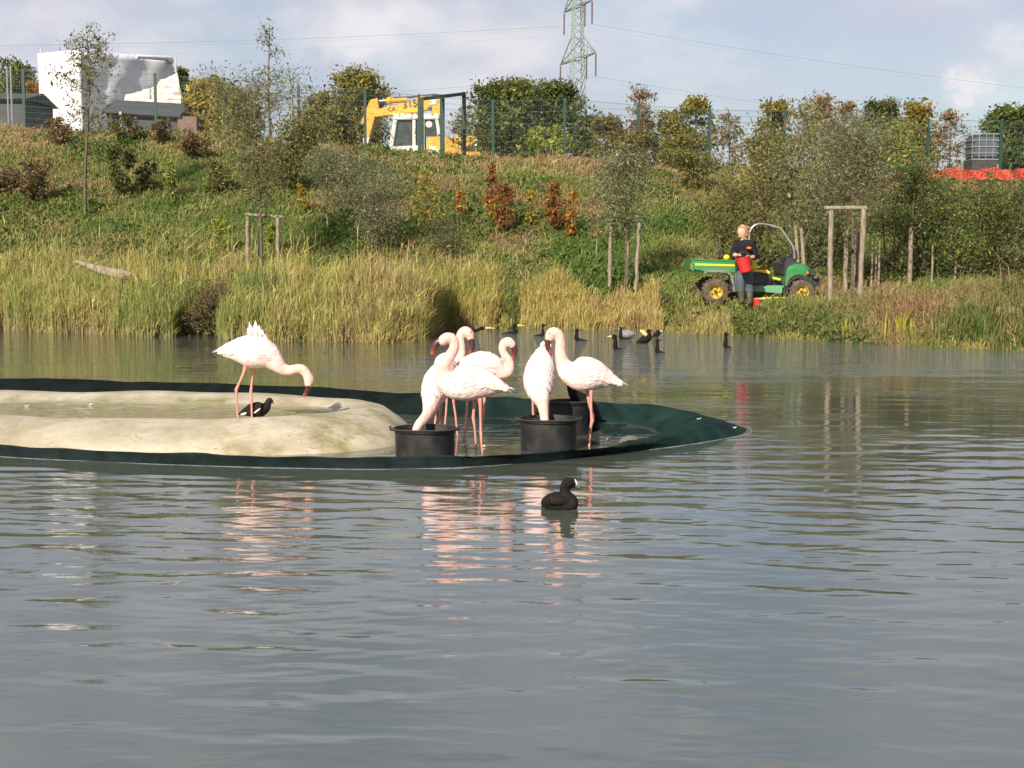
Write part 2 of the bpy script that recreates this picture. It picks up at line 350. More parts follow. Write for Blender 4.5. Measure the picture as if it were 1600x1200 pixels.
# ------------------------------------------------------------------ ground and water
def grid_mesh(xs, ys):
    nx, ny = len(xs), len(ys); i = np.arange(nx * ny).reshape(ny, nx)
    Fq = np.stack([i[:-1, :-1], i[:-1, 1:], i[1:, 1:], i[1:, :-1]], -1).reshape(-1, 4)
    return Fq
def ground_material():
    m = bpy.data.materials.new('bank_ground'); m.use_nodes = True; nt = m.node_tree; L = nt.links.new; p = nt.nodes['Principled BSDF']
    p.inputs['Roughness'].default_value = 0.95; p.inputs['Specular IOR Level'].default_value = 0.1
    tc = N(nt, 'ShaderNodeTexCoord')
    a = N(nt, 'ShaderNodeTexNoise'); a.inputs['Scale'].default_value = 0.5; a.inputs['Detail'].default_value = 6; a.inputs['Roughness'].default_value = 0.65
    b = N(nt, 'ShaderNodeTexNoise'); b.inputs['Scale'].default_value = 6; b.inputs['Detail'].default_value = 5
    r = N(nt, 'ShaderNodeValToRGB'); e = r.color_ramp.elements
    e[0].position = 0.32; e[0].color = (0.105, 0.075, 0.04, 1); e[1].position = 0.68; e[1].color = (0.06, 0.095, 0.022, 1)
    x = e.new(0.46); x.color = (0.11, 0.10, 0.04, 1); x = e.new(0.56); x.color = (0.085, 0.105, 0.03, 1)
    mx = N(nt, 'ShaderNodeMix'); mx.data_type = 'RGBA'; mx.blend_type = 'MULTIPLY'; mx.inputs[7].default_value = (0.5, 0.48, 0.42, 1)
    L(tc.outputs['Object'], a.inputs['Vector']); L(tc.outputs['Object'], b.inputs['Vector']); L(a.outputs['Fac'], r.inputs[0])
    L(r.outputs[0], mx.inputs[6]); L(b.outputs['Fac'], mx.inputs[0]); L(mx.outputs[2], p.inputs['Base Color'])
    return m
xs = np.concatenate([np.linspace(-1500, -45, 14), np.linspace(-40, 40, 220), np.linspace(45, 1500, 14)])
ys = np.concatenate([np.linspace(-60, 18, 12), np.linspace(20, 36, 110), np.linspace(36.3, 60, 80), np.linspace(62, 110, 24), np.linspace(130, 2500, 14)])
GX, GY = np.meshgrid(xs, ys)
GZ = height(GX, GY)
tag(raw_mesh('ground', np.stack([GX, GY, GZ], -1).reshape(-1, 3), grid_mesh(xs, ys), ground_material(), smooth=True), kind='structure')

def water_material():
    m = bpy.data.materials.new('lake_water'); m.use_nodes = True; nt = m.node_tree; L = nt.links.new; p = nt.nodes['Principled BSDF']
    p.inputs['Base Color'].default_value = (0.073, 0.083, 0.064, 1); p.inputs['Roughness'].default_value = 0.012; p.inputs['IOR'].default_value = 2.25
    g = N(nt, 'ShaderNodeNewGeometry')
    def noise(sx, sy, det, loc=0.0):
        mp = N(nt, 'ShaderNodeMapping'); mp.inputs['Scale'].default_value = (sx, sy, 1); mp.inputs['Location'].default_value = (loc, loc * 0.7, 0)
        mp.inputs['Rotation'].default_value = (0, 0, R(loc * 3 % 9 - 4))
        n = N(nt, 'ShaderNodeTexNoise'); n.inputs['Scale'].default_value = 1; n.inputs['Detail'].default_value = det; n.inputs['Roughness'].default_value = 0.45
        L(g.outputs['Position'], mp.inputs['Vector']); L(mp.outputs[0], n.inputs['Vector']); return n.outputs['Fac']
    def math_(op, a, b):
        n = N(nt, 'ShaderNodeMath'); n.operation = op
        for i, q in enumerate((a, b)):
            if isinstance(q, (int, float)): n.inputs[i].default_value = q
            else: L(q, n.inputs[i])
        return n.outputs[0]
    # wind patch: far right of the spit, ruffled finer ripples
    sep = N(nt, 'ShaderNodeSeparateXYZ'); L(g.outputs['Position'], sep.inputs[0])
    def rng_(v, a, b):
        n = N(nt, 'ShaderNodeMapRange'); n.interpolation_type = 'SMOOTHSTEP'; n.inputs['From Min'].default_value = a; n.inputs['From Max'].default_value = b; L(v, n.inputs['Value']); return n.outputs[0]
    wob = noise(0.25, 0.9, 3, 2.0)
    yy = math_('ADD', sep.outputs['Y'], math_('MULTIPLY', math_('SUBTRACT', wob, 0.5), 7.0))
    xx = math_('ADD', sep.outputs['X'], math_('MULTIPLY', math_('SUBTRACT', wob, 0.5), 4.0))
    patch = math_('MULTIPLY', rng_(yy, 18.5, 22.0), rng_(xx, -3.0, 1.0))
    fine = noise(7, 22, 3, 1.0); med = noise(2.2, 8, 2, 5.0)
    calm = rng_(noise(0.22, 0.5, 2, 9.0), 0.35, 0.6)
    far = rng_(sep.outputs['Y'], 9.0, 20.0)
    amp_f = math_('ADD', math_('MULTIPLY', math_('MULTIPLY', calm, far), 0.0035), math_('MULTIPLY', patch, 0.022))
    amp_f = math_('ADD', amp_f, 0.0008)
    amp_m = math_('ADD', math_('ADD', math_('MULTIPLY', math_('MULTIPLY', calm, far), 0.012), 0.0015), math_('MULTIPLY', patch, 0.03))
    h = math_('ADD', math_('MULTIPLY', fine, amp_f), math_('MULTIPLY', med, amp_m))
    b = N(nt, 'ShaderNodeBump'); b.inputs['Strength'].default_value = 1.0; b.inputs['Distance'].default_value = 1.0
    L(h, b.inputs['Height']); L(b.outputs[0], p.inputs['Normal'])
    return m
def lake():
    d = [2.0]
    while d[-1] < 36:
        q = d[-1]; d.append(q + max(0.020, q * q / 3400.0))
    ys = np.array([-60, -30, -10, -2, 1] + d + [60.0 + 0 * 0])[:-1]
    t = np.linspace(-1, 1, 430)
    # columns are straight, a plain grid denser around the middle of the lake
    xs = np.sign(t) * (np.abs(t) * 8 + np.abs(t) ** 4 * 8)
    xs = np.concatenate([[-300, -120, -60, -30], xs, [30, 60, 120, 300]])
    X, Y = np.meshgrid(xs, ys); Z = np.zeros_like(X)
    r = np.random.default_rng(3)
    for k in range(76):
        lam = 0.085 * (0.6 / 0.085) ** r.random() ** 1.3; th = r.normal(0.08, 0.30) ; kx, ky = math.sin(th) * 2 * math.pi / lam, math.cos(th) * 2 * math.pi / lam
        slope = 0.0102 * (0.6 + 0.8 * r.random()) * (1.0 if lam > 0.4 else 0.75)
        a = slope * lam / (2 * math.pi)
        dy = np.maximum(0.020, Y * Y / 3400.0)
        fade = np.clip((lam / np.maximum(dy / max(abs(math.cos(th)), .2), 1e-4) - 2.2) / 2.5, 0, 1)
        grp = 0.6 + 0.4 * np.sin(X * r.uniform(0.2, 0.6) + Y * r.uniform(0.3, 0.9) + r.uniform(0, 6))
        Z += a * fade * grp * np.sin(kx * X + ky * Y + r.uniform(0, 6.28) + 0.4 * np.sin(X * 0.7 + k))
    # quieter inside the net enclosure, rings from the coot
    inside = sstep(11.3, 11.8, Y) * sstep(14.6, 14.0, Y) * sstep(1.6, 1.2, X) if False else (Y > 11.5) * (Y < 14.2) * (X > -9) * (X < 1.6)
    Z *= np.where(inside, 0.35, 1.0)
    amp = 0.8 + 0.2 * sstep(4.5, 8.5, Y); Z *= amp
    rr = np.hypot(X - 0.42, Y - 9.2)
    Z += 0.0006 * np.exp(-((rr - 0.42) / 0.35) ** 2) * np.sin(rr * 2 * math.pi / 0.13)
    return tag(raw_mesh('lake_water', np.stack([X, Y, Z], -1).reshape(-1, 3), grid_mesh(xs, ys), water_material(), smooth=True), kind='structure')
lake()

# ------------------------------------------------------------------ foliage helpers
def leaf_quads(P, size, aspect=2.2, up=0.3, droop=None, sd=0.35):
    """diamond leaves at points P; returns verts, faces"""
    n = len(P); s = size * np.exp(rng.normal(0, sd, n))[:, None]
    a = rng.normal(size=(n, 3)); a[:, 2] += up
    if droop is not None: a[:, 2] += droop
    a /= np.linalg.norm(a, axis=1)[:, None]
    b = np.cross(a, rng.normal(size=(n, 3))); b /= np.linalg.norm(b, axis=1)[:, None] + 1e-9
    V = np.stack([P - a * s * 0.5, P + b * s / aspect * 0.5, P + a * s * 0.5, P - b * s / aspect * 0.5], 1).reshape(-1, 3)
    return V, np.arange(4 * n).reshape(n, 4)
PAL0 = {
 'willow': [(0.115, 0.125, 0.045), (0.15, 0.15, 0.065), (0.085, 0.095, 0.035), (0.17, 0.155, 0.06)],
 'silver': [(0.15, 0.16, 0.085), (0.20, 0.20, 0.115), (0.105, 0.115, 0.05), (0.13, 0.125, 0.06)],
 'green': [(0.06, 0.085, 0.022), (0.085, 0.11, 0.03), (0.045, 0.065, 0.02), (0.12, 0.13, 0.035)],
 'dark': [(0.05, 0.062, 0.022), (0.065, 0.078, 0.026), (0.08, 0.092, 0.03), (0.105, 0.098, 0.036)],
 'gold': [(0.19, 0.155, 0.028), (0.14, 0.135, 0.03), (0.22, 0.16, 0.03), (0.10, 0.10, 0.028)],
 'yellow': [(0.33, 0.25, 0.025), (0.26, 0.20, 0.03), (0.16, 0.15, 0.03), (0.3, 0.2, 0.02)],
 'rust': [(0.17, 0.06, 0.018), (0.21, 0.085, 0.022), (0.11, 0.042, 0.017), (0.24, 0.12, 0.03)],
 'orange': [(0.33, 0.14, 0.02), (0.22, 0.085, 0.02), (0.38, 0.2, 0.02), (0.2, 0.1, 0.03)],
 'olive': [(0.105, 0.105, 0.032), (0.14, 0.13, 0.04), (0.08, 0.08, 0.025), (0.16, 0.13, 0.04)],
 'pinkish': [(0.23, 0.15, 0.09), (0.17, 0.12, 0.055), (0.13, 0.12, 0.04), (0.2, 0.11, 0.06)],
 'brown': [(0.13, 0.08, 0.045), (0.10, 0.062, 0.035), (0.15, 0.10, 0.055), (0.09, 0.075, 0.03)],
 'lime': [(0.22, 0.24, 0.035), (0.17, 0.2, 0.03), (0.26, 0.25, 0.04), (0.12, 0.15, 0.03)],
}
PAL = {k: [tuple(min(1, c * 1.42) for c in q) for q in v] for k, v in PAL0.items()}
def colours(n, pal, var=0.18):
    p = np.array(PAL[pal]); c = p[rng.integers(0, len(p), n)] * (1 + rng.normal(0, var, (n, 1))); return np.clip(c, 0.008, 1)
def plant(name, label, cat, base, H, hw, pal, n=2500, leaf=0.07, stems=1, crown0=0.3, lean=0.0, branches=26, trunk_r=None, shape='oval', group=None, aspect=2.2, bark='bark', spread=0.16, droop=None, dep=1.0, up=0.3, dens=1.0, tail_pal=None):
    """trunk(s), limbs to points in the crown envelope, leaves gathered on the limbs"""
    base = np.array(base, float); th = thing(name, label, cat, base, group)
    tr = trunk_r or (0.012 * H + 0.008)
    mb = MB(); nodes = []; w = []
    for sidx in range(stems):
        a = rng.uniform(0, 6.28); o = (0.0 if stems == 1 else 0.12 * hw)
        p0 = base + np.array([math.cos(a) * o, math.sin(a) * o, -0.08])
        Hs = H * (1.0 if sidx == 0 else rng.uniform(0.65, 0.95))
        endx = lean * H + (0 if stems == 1 else math.cos(a) * hw * 0.62); endy = (0 if stems == 1 else math.sin(a) * hw * 0.5 * dep)
        pts = []
        ks = 7
        ph = rng.uniform(0, 6.28)
        for i in range(ks):
            t = i / (ks - 1)
            wob = 0.018 * H * math.sin(t * 5 + ph) * t
            pts.append(p0 + np.array([endx * t ** 1.4 + wob, endy * t ** 1.4 + 0.6 * wob, Hs * 0.97 * t]))
        pts = np.array(pts)
        rad = [tr * (1 - 0.88 * i / (ks - 1)) * (1 if stems == 1 else 0.7) for i in range(ks)]
        mb.tube(pts, rad, 5)
        nb = max(4, branches // stems)
        for b in range(nb):
            t = crown0 + (0.97 - crown0) * rng.random() ** 0.85
            q = np.array([np.interp(t, np.linspace(0, 1, ks), pts[:, k]) for k in range(3)])
            u = (t - crown0) / (1 - crown0)
            if shape == 'oval': env = math.sqrt(max(0.02, 1 - (2 * u - 0.85) ** 2 / 1.5))
            elif shape == 'cone': env = 1.05 - 0.85 * u
            elif shape == 'vase': env = 0.35 + 0.75 * u if u < 0.8 else 0.95 - 1.6 * (u - 0.8)
            else: env = math.sqrt(max(0.05, 1 - u * u * 0.92))
            ang = rng.uniform(0, 6.28); ln = hw * env * rng.uniform(0.55, 1.05) * (1 if stems == 1 else 0.72)
            rise = ln * rng.uniform(0.25, 0.95) * (0.6 if shape == 'round' else 1)
            tip = q + np.array([math.cos(ang) * ln, math.sin(ang) * ln * dep, rise])
            tip[2] = min(tip[2], base[2] + H * rng.uniform(.84, 1.0))
            mid = (q + tip) / 2 + np.array([0, 0, -0.08 * ln]) + rng.normal(0, 0.05 * ln, 3)
            r0 = max(0.004, tr * 0.42 * (1 - t * 0.6))
            mb.tube([q, mid, tip], [r0, r0 * 0.6, r0 * 0.2], 3, caps=False)
            for f in np.linspace(0.35, 1.0, 6):
                p = q * (1 - f) ** 2 + 2 * mid * f * (1 - f) + tip * f * f; nodes.append(p); w.append(0.5 + f)
            for sbr in range(2):
                f = rng.uniform(0.4, 0.85); p = q * (1 - f) ** 2 + 2 * mid * f * (1 - f) + tip * f * f
                e = p + rng.normal(0, 0.26 * ln, 3) + np.array([0, 0, 0.12 * ln])
                e[2] = min(e[2], base[2] + H * rng.uniform(.86, 1.01))
                mb.tube([p, e], [r0 * 0.4, r0 * 0.15], 3, caps=False); nodes.append(e); w.append(1.3); nodes.append((p + e) / 2); w.append(0.8)
    mb.build('trunk', M[bark], th, smooth=True)
    n = int(n * dens); nodes = np.array(nodes); w = np.array(w); ck = rng.uniform(0.25, 1.6, len(nodes)) ; pr = w * ck; pr /= pr.sum()
    idx = rng.choice(len(nodes), n, p=pr)
    P = nodes[idx] + rng.normal(0, spread * hw, (n, 3)) * np.array([1, 1, 0.8])
    keep = P[:, 2] < base[2] + H * (1 + .04 * rng.random(len(P))); P = P[keep]; idx = idx[keep]
    gz_ = height(P[:, 0], P[:, 1]) + 0.02; P[:, 2] = np.maximum(P[:, 2], gz_)
    V, Fq = leaf_quads(P, leaf, aspect, up, droop)
    tone = 0.72 + 0.56 * rng.random(len(nodes))
    C = colours(len(P), pal) * tone[idx][:, None]
    if tail_pal is not None:
        q = rng.random(len(P)) < 0.12; C[q] = colours(int(q.sum()), tail_pal)
    raw_mesh('crown', V, Fq, M['leaf'], np.repeat(C, 4, 0), th)
    return th

# ------------------------------------------------------------------ grass, herbs, reeds  (stuff)
def vnoise(X, Y, s, seed):
    r = np.random.default_rng(seed); G = r.random((128, 128)); x = X / s + 40; y = Y / s + 40
    xi = np.floor(x).astype(int); yi = np.floor(y).astype(int); fx = x - xi; fy = y - yi; fx = fx * fx * (3 - 2 * fx); fy = fy * fy * (3 - 2 * fy)
    g = lambda a, b: G[a % 128, b % 128]
    return (g(xi, yi) * (1 - fx) + g(xi + 1, yi) * fx) * (1 - fy) + (g(xi, yi + 1) * (1 - fx) + g(xi + 1, yi + 1) * fx) * fy
def fbm(X, Y, s, seed): return 0.55 * vnoise(X, Y, s, seed) + 0.3 * vnoise(X, Y, s / 2.3, seed + 1) + 0.15 * vnoise(X, Y, s / 5.1, seed + 2)
def blades(B, H, width, bend, yaw=None):
    """curved blades: base B (n,3), height H (n,), 5 verts / 1 quad + 1 tri as two quads -> uses 3 segments of quads"""
    n = len(B); yaw = rng.uniform(0, 6.28, n) if yaw is None else yaw
    side = np.stack([np.cos(yaw), np.sin(yaw) * 0.4, np.zeros(n)], 1); side /= np.linalg.norm(side, axis=1)[:, None]
    ld = rng.uniform(0, 6.28, n); lean = np.stack([np.cos(ld) + 0.12, np.sin(ld), np.zeros(n)], 1) * (bend * rng.random(n) ** 1.5)[:, None]
    H = H[:, None]; W = (width * (0.6 + 0.8 * rng.random(n)))[:, None]
    p1 = B + lean * H * 0.3 + np.array([0, 0, 1.0]) * H * 0.55; p2 = B + lean * H + np.array([0, 0, 1.0]) * H * (1 - 0.25 * bend)
    V = np.stack([B - side * W * .5, B + side * W * .5, p1 + side * W * .4, p1 - side * W * .4, p2 + side * W * 0.1, p2 - side * W * 0.1], 1).reshape(-1, 3)
    i = np.arange(n)[:, None] * 6
    Fq = np.concatenate([i + np.array([[0, 1, 2, 3]]), i + np.array([[3, 2, 4, 5]])])
    return V, Fq
def blades1(B, H, width, bend):
    n = len(B); yaw = rng.uniform(0, 6.28, n); side = np.stack([np.cos(yaw), np.sin(yaw) * 0.4, np.zeros(n)], 1); side /= np.linalg.norm(side, axis=1)[:, None]
    ld = rng.uniform(0, 6.28, n); lean = np.stack([np.cos(ld) + 0.35, np.sin(ld), np.zeros(n)], 1) * (bend * rng.random(n))[:, None]
    H = H[:, None]; W = (width * (0.6 + 0.8 * rng.random(n)))[:, None]; up = np.array([0, 0, 1.0])
    V = np.stack([B - side * W * .4, B + side * W * .4 + lean * H * .25 + up * H * .5, B + lean * H + up * H * (1 - .25 * bend), B - side * W * .5 + lean * H * .2 + up * H * .45], 1).reshape(-1, 3)
    return V, np.arange(4 * n).reshape(n, 4)
def ramp(t, cs):
    cs = np.array(cs); x = np.linspace(0, 1, len(cs)); return np.stack([np.interp(t, x, cs[:, k]) for k in range(3)], 1)
def visible_x(Y): return Y * 0.45
def slope_grass():
    n = 350000
    Y = 26 + 25 * rng.random(n) ** 1.0; X = (rng.random(n) * 2 - 1) * visible_x(Y)
    s = Y - shore(X); k = (s > 0.9) & ~((s < 2.6) & (X < 3) & (rng.random(n) < .7)); X, Y = X[k], Y[k]; n = len(X)
    a = fbm(X, Y, 2.6, 11); c = fbm(X, Y, 0.9, 21)
    ex = fbm(X, Y, 3.4, 91)
    bare = (ex > 0.60) & (Y > 35) & (rng.random(n) < 0.45)
    X, Y, a, c = X[~bare], Y[~bare], a[~bare], c[~bare]; n = len(X)
    Z = height(X, Y) - 0.01
    H = (0.08 + 0.15 * c) * np.exp(rng.normal(0, 0.35, n)); H *= 1 + 0.25 * (Y > 46)
    t = np.clip((a - 0.275) / 0.5 + rng.normal(0, 0.16, n), 0, 1)
    C = ramp(t, [(0.155, 0.105, 0.055), (0.17, 0.135, 0.055), (0.15, 0.145, 0.045), (0.10, 0.125, 0.03), (0.065, 0.105, 0.022)])
    dry = (Y > 46) & (rng.random(n) < 0.5); C[dry] = colours(int(dry.sum()), 'brown') * 1.35
    C *= 1.58 * np.exp(rng.normal(0, 0.22, n))[:, None]
    V, Fq = blades1(np.stack([X, Y, Z], 1), H, 0.026, 0.9)
    tag(raw_mesh('grass', V, Fq, M['grass'], np.repeat(C, 4, 0)), 'rough autumn grass covering the sloping bank', 'grass', kind='stuff')
slope_grass()
def herbs():
    n = 90000
    X = rng.uniform(-16, 15, n); Y = rng.uniform(33, 49, n)
    f = fbm(X, Y, 2.2, 33) + 0.16 * np.exp(-((X - 1.5) / 5.5) ** 2 - ((Y - 44) / 4.5) ** 2)
    k = f > 0.56; X, Y, f = X[k], Y[k], f[k]
    Z = height(X, Y) + rng.random(len(X)) * 0.22 * np.clip((f - 0.52) * 6, 0, 1.2)
    V, Fq = leaf_quads(np.stack([X, Y, Z], 1), 0.10, 1.6, 0.5)
    C = ramp(rng.random(len(X)), [(0.05, 0.10, 0.02), (0.075, 0.14, 0.025), (0.10, 0.165, 0.03), (0.13, 0.15, 0.035)])
    tag(raw_mesh('clover', V, Fq, M['leaf'], np.repeat(C, 4, 0)), 'patches of bright green low herbs on the upper slope', 'herbs', kind='stuff')
herbs()
def reeds():
    Vs, Fs, Cs = [], [], []
    off = 0
    def put(V, Fq, C):
        nonlocal off
        Vs.append(V); Fs.append(Fq + off); Cs.append(C); off += len(V)
    def band(n, x0, x1, s0, s1, hmin, hmax, cols_base, cols_top, seed, gap=0.35, wid=0.016, bend=0.34, edge=1.0):
        X = rng.uniform(x0, x1, n); s = s0 + (s1 - s0) * rng.random(n) ** edge; Y = shore(X) + s
        f = fbm(X, Y, 1.1, seed); k = f > gap; k &= ~((np.abs(X + 6.42) < .75 - .6 * vnoise(X, Y, .3, 5)) & (s < .9)); X, Y, f, s = X[k], Y[k], f[k], s[k]; n = len(X)
        Z = np.maximum(height(X, Y), -0.35) - 0.02
        hh = (hmin + (hmax - hmin) * np.clip(f * 1.5 - 0.25, 0, 1)) * np.exp(rng.normal(0, 0.16, n))
        B = np.stack([X, Y, Z], 1)
        # stems
        V, Fq = blades(B, hh, wid * 0.8, bend * 0.55)
        t = np.clip(rng.random(n) * 0.55 + (vnoise(X, Y, 1.3, seed + 5) - .5) * 1.1 + (vnoise(X, Y, .5, seed + 6) - .5) * .5 + .25, 0, 1)
        ct = ramp(t, cols_top); cb = ramp(rng.random(n), cols_base); v = np.exp(rng.normal(0, 0.2, n))[:, None]
        C = np.stack([cb, cb, 0.5 * cb + 0.5 * ct, 0.5 * cb + 0.5 * ct, ct, ct], 1) * v[:, None]
        put(V, Fq, C.reshape(-1, 3))
        # arching leaves along the stems
        for q in range(2):
            f0 = rng.uniform(0.25, 0.8, n); B2 = B.copy(); B2[:, 2] += hh * f0; B2[:, :2] += rng.normal(0, 0.03, (n, 2))
            V, Fq = blades1(B2, hh * rng.uniform(0.22, 0.42, n), wid * 1.5, .62)
            c = ramp(np.clip(t + rng.normal(0, 0.15, n), 0, 1), cols_top) * np.exp(rng.normal(0, 0.22, n))[:, None]
            low = f0 < 0.4; c[low] = 0.5 * c[low] + 0.5 * cb[low]
            put(V, Fq, np.repeat(c, 4, 0))
    straw = [(0.44, 0.35, 0.19), (0.38, 0.28, 0.14), (0.26, 0.19, 0.10), (0.52, 0.42, 0.24)]
    top = [(0.10, 0.15, 0.035), (0.16, 0.205, 0.05), (0.25, 0.265, 0.07), (0.40, 0.35, 0.10), (0.27, 0.20, 0.10)]
    topy = [(0.20, 0.21, 0.055), (0.31, 0.28, 0.075), (0.43, 0.35, 0.11), (0.35, 0.25, 0.10)]
    band(15000, -16.5, -7.0, -0.35, 0.9, 0.6, 1.3, straw, top, 51, 0.22, wid=.012)
    band(12500, -16.5, -7.0, 0.7, 3.2, 0.45, 1.0, straw, top, 53, 0.30, edge=1.2, wid=.012)
    band(14000, -7.4, -1.75, -0.35, 0.9, 0.55, 1.2, straw, top, 61, 0.22, wid=.012)
    band(13500, -7.4, -1.75, 0.7, 3.9, 0.45, 1.0, straw, top, 63, 0.30, edge=1.1, wid=.012)
    band(2600, -2.9, -1.55, -0.5, 1.2, 0.3, 0.95, straw, topy, 66, 0.36, wid=.012)
    band(2200, -14, -1.75, -0.2, 2.2, 1.0, 1.7, straw, topy, 68, 0.52, wid=.012, bend=.2)
    band(6200, -1.75, -0.35, -0.25, 1.6, 0.5, 1.15, straw, topy, 71, 0.2, wid=.013)
    band(1000, -0.7, 0.1, -0.2, 1.2, 0.3, 0.8, straw, top, 75, 0.3)
    band(10500, -0.25, 3.3, -0.25, 1.3, 0.4, 1.0, straw, topy, 81, 0.24, wid=.013)
    band(2600, 3.0, 4.6, -0.15, 0.8, 0.25, 0.6, straw, top, 85, 0.3, wid=.012)
    band(3600, 4.4, 9.5, -0.12, 0.35, 0.2, 0.5, straw, topy, 87, 0.42, wid=.011)
    V = np.concatenate(Vs); Fq = np.concatenate(Fs); C = np.concatenate(Cs)
    tag(raw_mesh('reeds', V, Fq, M['grass'], np.clip(C, 0, 1)), 'tall yellowing reeds standing along the water edge', 'reeds', kind='stuff')
reeds()
def bank_weeds():
    # right bank: mixed low herbs and dry tussocks between the water and the track
    n = 48000; X = rng.uniform(3.3, 13, n); Y = shore(X) + rng.uniform(0.0, 5.2, n)
    k = (Y < 33); X, Y = X[k], Y[k]
    f = fbm(X, Y, 0.9, 101); g = fbm(X, Y, 1.6, 111)
    s = Y - shore(X)
    track = (s > 1.0) & (X < 7.4) & (Y > 29.3); keep = ~(track & (rng.random(len(X)) < 0.93)); X, Y, f, g, s = X[keep], Y[keep], f[keep], g[keep], s[keep]
    n = len(X); Z = height(X, Y) - 0.02
    big = np.clip((X - 8.3) / 1.2, 0, 1) * (1 - np.clip((s - 3.4) / 1.0, 0, 1))
    H = (0.16 + 0.38 * f + 0.42 * big * f) * np.exp(rng.normal(0, 0.3, n))
    H *= np.where(X < 7.2, 0.62, 1.0)
    C = 1.15 * ramp(np.clip((g - 0.25) * 2 + rng.normal(0, 0.12, n), 0, 1), [(0.23, 0.145, 0.075), (0.26, 0.19, 0.09), (0.19, 0.16, 0.06), (0.10, 0.125, 0.035), (0.065, 0.11, 0.025)])
    C = np.where((big > 0.4)[:, None] & (rng.random(n) < 0.5)[:, None], ramp(rng.random(n), [(0.36, 0.27, 0.12), (0.28, 0.19, 0.09), (0.2, 0.19, 0.06)]), C) * np.exp(rng.normal(0, 0.2, n))[:, None]
    V, Fq = blades(np.stack([X, Y, Z], 1), H, 0.016, 1.0)
    tag(raw_mesh('tussock_grass', V, Fq, M['grass'], np.repeat(C, 6, 0)), 'dry tussocks and weeds on the right hand bank', 'weeds', kind='stuff')
    n = 26000; X = rng.uniform(-14, 13, n); Y = shore(X) + rng.uniform(-0.1, 1.6, n)
    f = fbm(X, Y, 0.8, 131); k = (f > 0.5) & ((X > 3.2) | (Y - shore(X) < 0.6)); X, Y = X[k], Y[k]; n = len(X)
    P = np.stack([X, Y, np.maximum(height(X, Y), 0) + rng.random(n) ** 1.5 * 0.34], 1)
    V, Fq = leaf_quads(P, 0.06, 1.7, 0.4); C = ramp(rng.random(n), [(0.07, 0.12, 0.025), (0.11, 0.165, 0.035), (0.16, 0.19, 0.055), (0.2, 0.14, 0.07)])
    tag(raw_mesh('waterside_herbs', V, Fq, M['leaf'], np.repeat(C, 4, 0)), 'leafy green herbs fringing the shoreline', 'herbs', kind='stuff')
bank_weeds()
